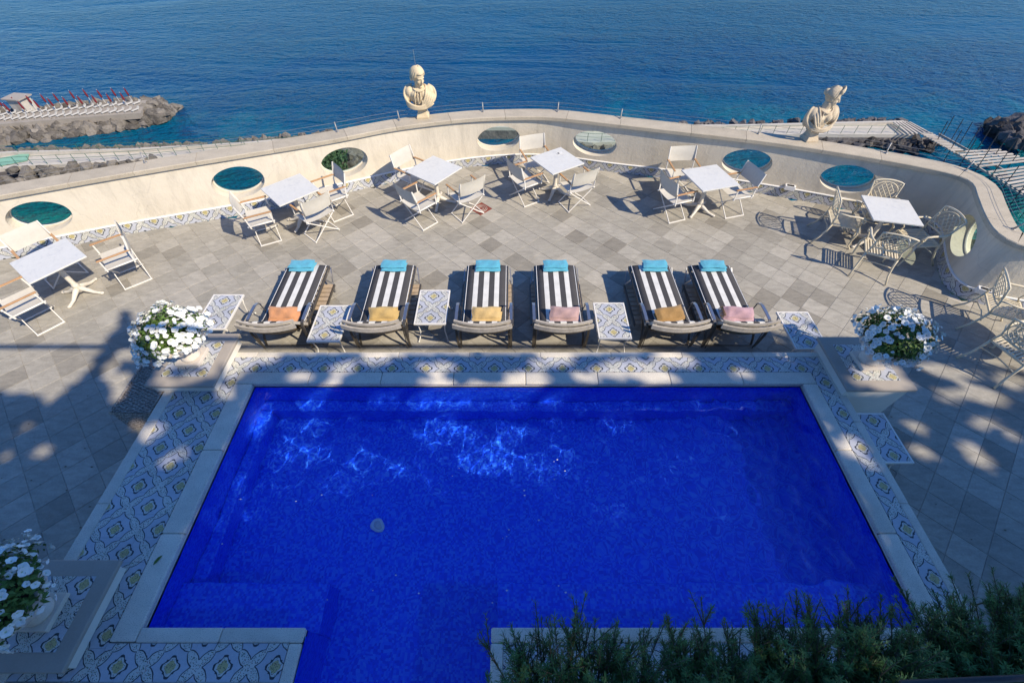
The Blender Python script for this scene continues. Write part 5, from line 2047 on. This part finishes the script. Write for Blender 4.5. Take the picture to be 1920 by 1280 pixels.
def head(g, c, d, woman=False):
    """head centred at c looking along d: skull, brow, eye hollows between brow and cheeks, nose, lips, chin, ears, hair"""
    d = Vector(d).normalized()
    up = Vector((0, 0, 1)); up = (up - d * up.dot(d)).normalized()
    s = d.cross(up)                                        # its right hand side
    Rm = Matrix((s, d, up)).transposed()
    P = lambda a, b_, h_: Vector(c) + s * a + d * b_ + up * h_
    g.ball(P(0, -.015, .03), (.086, .108, .10), 16, 12, Rm)
    g.ball(P(0, .035, -.035), (.066, .062, .085), 14, 10, Rm)
    g.ball(P(0, .078, .022), (.060, .018, .016), 10, 8, Rm)        # brow
    g.tube([P(0, .092, .02), P(0, .112, -.022), P(0, .108, -.034)], [.010, .016, .018], 8)
    g.ball(P(.036, .072, -.030), (.024, .018, .024), 8, 8, Rm)
    g.ball(P(-.036, .072, -.030), (.024, .018, .024), 8, 8, Rm)
    for k in (-1, 1):
        g.ball(P(k * .031, .074, .000), (.014, .010, .009), 8, 6, Rm)
        g.ball(P(k * .086, -.005, -.005), (.012, .022, .032), 8, 6, Rm)
    g.ball(P(0, .088, -.062), (.026, .012, .008), 8, 6, Rm)
    g.ball(P(0, .085, -.074), (.022, .012, .009), 8, 6, Rm)
    g.ball(P(0, .070, -.105), (.030, .028, .022), 10, 8, Rm)
    # hair: wavy locks combed from the crown
    r_ = random.Random(11 if woman else 5)
    for k in range(22):
        a = -2.5 + 5.0 * k / 21
        pts = []
        for t in np.linspace(0, 1, 7):
            el = 1.45 - (1.55 if abs(a) > 1.0 else 1.0) * t
            aa = a + .12 * math.sin(5 * t + k)
            pts.append(P(.096 * math.cos(el) * math.sin(aa), -.015 + .116 * math.cos(el) * math.cos(aa), .03 + .112 * math.sin(el)))
        g.tube(pts, [.016, .017, .017, .017, .016, .015, .012], 6)
    if woman:
        g.ball(P(0, -.118, .045), (.052, .048, .045), 12, 8, Rm)         # knot of hair
        for k in range(9):
            a = -1.1 + 2.2 * k / 8
            h_ = .075 * (1 - (a / 1.5) ** 2)
            q = P(.085 * math.sin(a), .035 + .05 * math.cos(a), .105)
            g.tube([q, q + up * h_ * .6 - d * .008, q + up * h_ - d * .02], [.018, .017, .008], 7)     # diadem
    else:
        for k in range(10):
            a = 1.9 + 2.5 * k / 9
            g.ball(P(.088 * math.sin(a), -.02 + .105 * math.cos(a), -.035 + .02 * math.sin(3 * k)), (.022, .022, .026), 8, 6)
    return g


def bust(loc, label, cat, mat, woman, rz):
    e = empty('stone_bust', loc, rz, label, 'bust')
    plinth(e, mat)
    g = MB()
    g.ball((0, 0, .215), (.10, .09, .04))
    g.ball((0, .0, .31), (.175, .12, .13), 16, 12)
    g.ball((0, .0, .44), (.24, .14, .20), 18, 12)
    for k in (-1, 1):
        g.ball((k * .20, .01, .50), (.115, .115, .125), 14, 10)
        g.ball((k * .26, .01, .42), (.062, .095, .15), 12, 10)
        if woman: g.ball((k * .09, -.115, .46), (.075, .06, .07), 12, 10)
        else: g.ball((k * .09, -.085, .48), (.10, .06, .085), 12, 10)
    g.ball((0, .03, .55), (.18, .10, .085), 14, 10)
    if woman:
        hc, hd = (.04, -.01, .795), (.80, -.50, -.16)
    else:
        hc, hd = (.015, -.03, .795), (.62, -.76, -.26)
    g.tube([(0, .02, .52), (.006, .008, .61), (hc[0] * .6, hc[1] * .6, .72)], [.105, .088, .085], 12)
    hm = MB()
    head(hm, (0, 0, 0), hd, woman)
    HS = 1.38 if not woman else 1.30
    g.add([(p[0] * HS + hc[0], p[1] * HS + hc[1], p[2] * HS + hc[2]) for p in hm.v], hm.f)

    def fold(pts, r0):
        q = catmull([p for p in pts], 6)
        n_ = len(q)
        g.tube([Vector(p) for p in q], [r0 * (.55 + .45 * math.sin(math.pi * (i + 1) / (n_ + 1))) for i in range(n_)], 8)
    m = -1 if woman else 1
    for k in range(3 if woman else 5):       # cloak falling from one shoulder
        t = k * .036
        fold([(m * (.10 + t), .09, .625 - t * .4), (m * (.15 + t), -.03, .62 - t * 1.0), (m * (.15 + t * 1.0), -.13, .55 - t * 1.0), (m * (.11 + t * .8), -.17, .44 - t), (m * (.03 + t * .7), -.165, .31 - t * .5)], .021)
    for k in range(3 if woman else 4):       # and gathered across the belly
        t = k * (.055 if woman else .042)
        fold([(-m * .315, .02, .47 - t), (-m * .28, -.10, .37 - t * .8), (-m * .16, -.165, .30 - t * .55), (0, -.18, .275 - t * .4), (m * .15, -.15, .33 - t * .7), (m * .28, -.06, .41 - t)], .024)
    for k in range(1 if woman else 3):       # tunic pleats on the chest
        x = -.10 + .07 * k
        fold([(x * .7, -.115, .575), (x * .9 - .005, -.165, .50), (x, -.18, .41), (x * 1.05, -.17, .32)], .013)
    fold([(-m * .15, .07, .635), (-m * .27, .02, .60), (-m * .325, -.03, .49), (-m * .29, -.10, .38), (-m * .2, -.15, .30)], .030)
    fold([(m * .2, .06, .625), (m * .30, .0, .57), (m * .33, -.03, .46), (m * .28, -.09, .35), (m * .16, -.14, .27)], .034)
    fold([(-.12, -.06, .60), (-.06, -.125, .57), (.02, -.14, .56), (.10, -.11, .58), (.14, -.05, .61)], .02)
    to_remesh(g, 'figure', mat, e, .0078, 1)
    return e


bx = bust((-1.90, 9.63, COP_T), 'sandy stone bust of a draped man looking right, on the parapet', 'bust', M['bust'], False, .08)
bx.scale = (.95, .95, .97)
g = MB(); g.tube([(.0, .0, .95), (.0, .0, 1.28)], .0035, 5); g.build('bird_spike', M['steel'], bx)
bx = bust((5.90, 8.60, COP_T), 'greyish stone bust of a woman with a diadem, on the parapet at the right', 'bust', M['bust_grey'], True, .12)
bx.scale = (.93, .93, .98)

# ---------------------------------------------------------------- rosemary in the balcony planter
PLZ = 2.24
pl = empty('balcony_planter', (1.6, -.19, 2.03), 0, 'long planter trough of the balcony that carries the rosemary', 'planter')
g = MB(); g.box((0, 0, .1), (3.9, .28, .2)); g.build('trough', M['block'], pl)
g = MB(); g.box((0, 0, .205), (3.86, .24, .01)); g.build('soil', M['soil'], pl)
bal = empty('balcony', (1.6, -.75, 1.9), 0, 'house balcony slab below the camera', 'balcony')
g = MB(); g.box((0, 0, .06), (5.2, 1.42, .12)); g.build('slab', M['block'], bal)
fac = empty('house_wall', (0, -1.7, 0), 0, 'rendered ground floor wall of the house behind the pool', 'wall')
g = MB(); g.box((3.4, 0, 1.5), (7.0, .3, 3.0)); g.build('wall', M['plaster'], fac)
g = MB(); g.box((-6.5, 0, 1.5), (9.0, .3, 3.0)); g.build('wall', M['plaster'], fac)


def rosemary(x, w, n, hmax, lean, label, seed, dens=1.0):
    r_ = random.Random(seed)
    e = empty('rosemary_bush', (x, -.13, PLZ), 0, label, 'shrub', 'rosemary bushes below the camera')
    st, nd = MB(), MB()
    for k in range(n):
        x0 = r_.uniform(-w, w) * .55
        L = hmax * r_.uniform(.55, 1.0)
        dx = x0 * .8 + r_.gauss(0, .10)
        dy = lean * r_.uniform(.25, 1.1) + r_.gauss(0, .05)
        pts = []
        ph_ = r_.uniform(0, 6.28)
        for t in np.linspace(0, 1, 7):
            pts.append(Vector((x0 + dx * t + .02 * math.sin(3 * t + ph_), r_.uniform(-.02, .02) * (t == 0) + dy * (t ** 1.3), L * (t - .12 * t * t) + .0)))
        st.tube(pts, [.005, .0045, .004, .0035, .003, .0025, .0018], 5)
        branches = [(pts, .25)]
        for q in range(r_.randint(6, 11)):
            i0 = r_.randint(1, 5)
            b0 = pts[i0]
            d0 = (pts[i0 + 1] - pts[i0]).normalized()
            d1 = (d0 + Vector((r_.gauss(0, .6), r_.gauss(.05, .5), r_.uniform(-.1, .5)))).normalized()
            l1 = r_.uniform(.06, .16)
            bp = [b0, b0 + d1 * l1 * .5 + Vector((0, 0, .01)), b0 + d1 * l1 + Vector((0, 0, .03))]
            st.tube(bp, [.003, .0025, .0015], 4)
            branches.append((bp, .1))
        for bp, start in branches:
            tot = sum((bp[i + 1] - bp[i]).length for i in range(len(bp) - 1))
            m_ = int(tot * 360 * dens)
            for q in range(m_):
                t = start + (1 - start) * r_.random() ** .8
                f = t * (len(bp) - 1)
                i0 = min(int(f), len(bp) - 2)
                p = bp[i0].lerp(bp[i0 + 1], f - i0)
                d0 = (bp[i0 + 1] - bp[i0]).normalized()
                o_ = d0.orthogonal().normalized()
                o_ = Matrix.Rotation(r_.uniform(0, 6.28), 3, d0) @ o_
                dr = (o_ + d0 * r_.uniform(.2, 1.1)).normalized()
                l_ = r_.uniform(.018, .038)
                s_ = dr.cross(d0)
                if s_.length < 1e-3: continue
                s_ = s_.normalized() * r_.uniform(.0013, .0022)
                nd.add([p - s_ * .6, p + dr * l_ * .6 - s_, p + dr * l_, p + dr * l_ * .6 + s_, p + s_ * .6], [(0, 1, 2, 3, 4)])
    st.build('stems', M['stem'], e)
    nd.build('needles', M['needle'], e)


rosemary(.27, 0.34, 62, 0.44, 0.43, 'rosemary bush leftmost in the row at the bottom, over the pool corner', 21, .85)
rosemary(.70, 0.30, 45, 0.37, 0.38, 'low sparse rosemary bush second from the left at the bottom', 22, .8)
rosemary(1.13, 0.34, 70, 0.47, 0.45, 'rosemary bush with two long bare sprigs, third from the left at the bottom', 23, .9)
rosemary(1.60, 0.34, 81, 0.51, 0.50, 'tall upright rosemary bush in the middle of the bottom row', 24)
rosemary(2.02, 0.34, 75, 0.44, 0.45, 'rosemary bush with a bright green tip left of the dense right bush', 25)
rosemary(2.50, 0.46, 121, 0.48, 0.60, 'large dense rosemary bush spreading over the right pool corner', 26, 1.1)
rosemary(2.95, 0.44, 94, 0.40, 0.53, 'rosemary bush trailing at the far right end of the bottom row', 27, 1.1)
hr = empty('handrail', at(1690, 1281, 3.2), 0, 'dark metal pipe handrail at the bottom right corner', 'handrail')
g = MB()
p0, p1 = at(1690, 1281, 3.2), at(1925, 1270, 3.2)
q1 = p0 + (p1 - p0) * 4
g.tube([Vector((0, 0, 0)), q1 - p0], .011, 10)
g.build('pipe', M['darkmetal'], hr, True)
for t in (.6, .99):
    g = MB(); q = (q1 - p0) * t; g.tube([q, q + Vector((0, -.14, -1.18))], .009, 8); g.build('post', M['darkmetal'], hr, True)

# ---------------------------------------------------------------- trees and awning pole behind the camera (their shade falls on the pool)
REFZ = .3


def to_ref(p):
    k = (REFZ - p.z) / SUN.z
    return (p.x + SUN.x * k, p.y + SUN.y * k)


def refract(d, n, eta):
    c = -n.dot(d)
    k = 1 - eta * eta * (1 - c * c)
    return (d * eta + n * (eta * c - math.sqrt(max(k, 0)))).normalized()


UPV = Vector((0, 0, 1))
SUNW = refract(-SUN, UPV, 1 / 1.33)


def pool_ref(u, v, zf=FZ):
    s_ = at(u, v, WZ)
    d = refract((s_ - Vector((0, 0, CAM_H))).normalized(), UPV, 1 / 1.33)
    f = s_ + d * ((zf - WZ) / d.z)
    up_ = f - SUNW * ((WZ - zf) / -SUNW.z)
    return to_ref(up_)


def fr(u, v, z=0.0):
    return to_ref(at(u, v, z))


SHADE = [(-14, 2.0)] + [fr(-80, 740), fr(60, 744), fr(100, 757), fr(135, 728), fr(172, 690), fr(205, 640), fr(236, 586), fr(247, 592), fr(247, 625), fr(262, 662)]
SHADE += [fr(300, 700, .634), fr(340, 690, .634), fr(420, 690, .634), fr(450, 705, .45), fr(520, 668, .45), fr(620, 662, .45), fr(760, 668, .45), fr(900, 664, .45), fr(1060, 668, .45), fr(1200, 662, .45), fr(1300, 655, .45), fr(1430, 640, .1), fr(1545, 640, .3)]
SHADE += [fr(1590, 575, 0.9), fr(1650, 600, .9), fr(1740, 652), fr(1800, 668), fr(1870, 690), fr(1990, 712), (14, 2.6), (14, -1.2), (-14, -1.2)]
HOLES_L = []


def hole(u, v, ru, rv, kind='f'):
    f_ = {'f': lambda a, c: fr(a, c), 'r': lambda a, c: fr(a, c, .45), 'c': lambda a, c: fr(a, c, .634), 'p': pool_ref, 'w': lambda a, c: pool_ref(a, c, -.1)}[kind]
    c, a, b_ = f_(u, v), f_(u + ru, v), f_(u, v - rv)
    HOLES_L.append((c[0], c[1], abs(a[0] - c[0]), max(abs(b_[1] - c[1]), .05)))


for h_ in [(1795, 700, 42, 10), (1830, 735, 36, 12), (1775, 742, 26, 9), (1862, 748, 26, 10), (1752, 690, 26, 10), (1900, 715, 30, 9), (1716, 799, 14, 6), (1860, 790, 16, 9), (1845, 797, 22, 5), (1900, 818, 14, 5), (1730, 846, 17, 9), (1815, 838, 15, 6), (1838, 862, 24, 12), (1698, 714, 12, 6),
           (212, 682, 13, 9), (236, 664, 20, 13), (205, 700, 11, 8), (222, 742, 12, 12), (226, 712, 16, 10), (45, 802, 8, 4), (82, 843, 13, 7), (8, 855, 8, 6), (255, 797, 6, 5)]:
    hole(*h_)
for h_ in [(285, 808, 14, 16), (340, 850, 10, 8), (312, 866, 7, 7), (440, 700, 12, 10), (425, 735, 14, 10), (640, 692, 26, 8), (700, 676, 34, 6), (820, 690, 36, 8), (815, 715, 30, 6), (985, 706, 40, 9), (1035, 678, 40, 6), (1180, 690, 70, 14), (1265, 676, 40, 10), (1240, 710, 44, 6), (1100, 708, 26, 5), (560, 706, 22, 5), (500, 672, 22, 4), (1390, 700, 16, 4), (1600, 838, 22, 18), (1626, 868, 8, 6), (1480, 668, 20, 4)]:
    hole(*h_, 'r')
for h_ in [(390, 700, 16, 9), (360, 712, 12, 7), (330, 716, 16, 8), (300, 712, 14, 7), (1640, 712, 50, 9), (1680, 722, 40, 7), (1650, 692, 40, 5)]:
    hole(*h_, 'c')
for h_ in [(826, 808, 42, 18), (870, 812, 26, 14), (912, 862, 52, 24), (965, 812, 26, 16), (935, 838, 22, 16), (990, 868, 44, 18), (1015, 885, 18, 8), (590, 850, 30, 14), (545, 845, 15, 18), (525, 868, 14, 7), (586, 800, 18, 10), (676, 860, 16, 16), (741, 878, 18, 10), (1052, 850, 14, 10), (1160, 800, 24, 11), (1270, 868, 26, 12), (1200, 800, 14, 8), (1365, 815, 16, 9), (480, 790, 14, 26)]:
    hole(*h_, 'p')
for h_ in [(596, 738, 16, 18), (850, 740, 46, 14), (905, 738, 30, 10), (800, 748, 26, 10), (960, 735, 26, 8), (1030, 742, 20, 6), (720, 742, 24, 4)]:
    hole(*h_, 'w')
HOLES_A = np.array(HOLES_L)
TREES = [(-14, -1.5), (-1.5, 4.2), (4.2, 14)]
CZ = 10.0
pts = [[], [], []]
area_y0, area_y1 = -1.2, max(p[1] for p in SHADE)
st_ = .060


def overwater(x, y):
    return PX0 < x + .1 < PX1 and 1.3 < y < PY1 - .1


FINE = []      # small sparse leaves over the water, thinned so leaking sun brightens the pool
for gx_ in np.arange(PX0 - .15, PX1, .032):
    for gy_ in np.arange(1.3, PY1 - .1, .032):
        x, y = gx_ + random.uniform(-.5, .5) * .032, gy_ + random.uniform(-.5, .5) * .032
        if not overwater(x, y) or random.random() < .60: continue
        q = ((x - HOLES_A[:, 0]) / (HOLES_A[:, 2] + .05)) ** 2 + ((y - HOLES_A[:, 1]) / (HOLES_A[:, 3] + .05)) ** 2
        if q.min() < random.uniform(.8, 1.1): continue
        FINE.append((x, y))
for gx_ in np.arange(-11.5, 13.0, st_):
    for gy_ in np.arange(area_y0, area_y1, st_):
        x, y = gx_ + random.uniform(-.5, .5) * st_, gy_ + random.uniform(-.5, .5) * st_
        if not inside(x, y, SHADE): continue
        q = ((x - HOLES_A[:, 0]) / (HOLES_A[:, 2] + .065)) ** 2 + ((y - HOLES_A[:, 1]) / (HOLES_A[:, 3] + .065)) ** 2
        if q.min() < random.uniform(.8, 1.1): continue
        if overwater(x, y): continue
        k = 0 if x < TREES[0][1] else (1 if x < TREES[1][1] else 2)
        pts[k].append((x, y))
TNAME = ['stone pine behind the camera shading the left side of the pool', 'stone pine behind the camera shading the middle of the pool', 'stone pine behind the camera shading the right side of the pool']
for k in range(3):
    if not pts[k]: continue
    kx = (CZ - REFZ) / SUN.z
    cx = float(np.mean([p[0] for p in pts[k]])) + SUN.x * kx
    cy = float(np.mean([p[1] for p in pts[k]])) + SUN.y * kx
    e = empty('pine_tree', (cx, -8.4, 0), 0, TNAME[k], 'tree', 'pines behind the camera')
    g = MB()
    mine = [(x, y, 1.0) for x, y in pts[k]] + [(x, y, .52) for x, y in FINE if (x < TREES[0][1], TREES[0][1] <= x < TREES[1][1], x >= TREES[1][1])[k]]
    for (x, y, sc_l) in mine:
        h_ = CZ + random.uniform(-.9, .9)
        t = (h_ - REFZ) / SUN.z
        p = Vector((x + SUN.x * t - cx, y + SUN.y * t + 8.4, h_))
        nr = (SUN + Vector((random.gauss(0, .35), random.gauss(0, .35), random.gauss(0, .35)))).normalized()
        a_ = Matrix.Rotation(random.uniform(0, 6.28), 3, nr) @ nr.orthogonal().normalized()
        c_ = nr.cross(a_)
        L, W = random.uniform(.085, .125) * sc_l, random.uniform(.055, .085) * sc_l
        g.add([p - a_ * L, p + c_ * W, p + a_ * L, p - c_ * W], [(0, 1, 2, 3)])
    g.build('crown', M['pine'], e)  # crown shaped to fill the shade outline, gaps left for the dapples
    g = MB()
    g.tube([(0, 0, 0), (.1, .3, 2.5), (0, 1.2, 5.2), (0, 8.4 + cy - .0, CZ + .4)], [.22, .19, .15, .05], 10)
    g.build('trunk', M['bark'], e, True)
    for q in range(5):
        g = MB()
        a = pts[k][random.randrange(len(pts[k]))]
        tx, ty = a[0] + SUN.x * kx - cx, a[1] + SUN.y * kx + 8.4
        g.tube([(0, 1.6, 5.6), (tx * .4, ty * .6 + .6, 7.6), (tx, ty, CZ)], [.09, .06, .02], 7)
        g.build('limb', M['bark'], e, True)
AP = at(100, 650, 0) + SUN * (7.0 / SUN.z)
aw = empty('awning_frame', (0, -1.7, 3.0), 0, 'awning frame of the house whose front bar draws the thin straight shadow', 'awning frame')
g = MB(); g.tube([(-6, AP.y + 1.7, 4.0), (13, AP.y + 1.7, 4.0)], .045, 10); g.build('front_bar', M['darkmetal'], aw, True)
for x in (-5.9, 12.9):
    g = MB(); g.tube([(x, AP.y + 1.7, 4.0), (x, .1, 0)], .03, 8); g.build('side_arm', M['darkmetal'], aw, True)
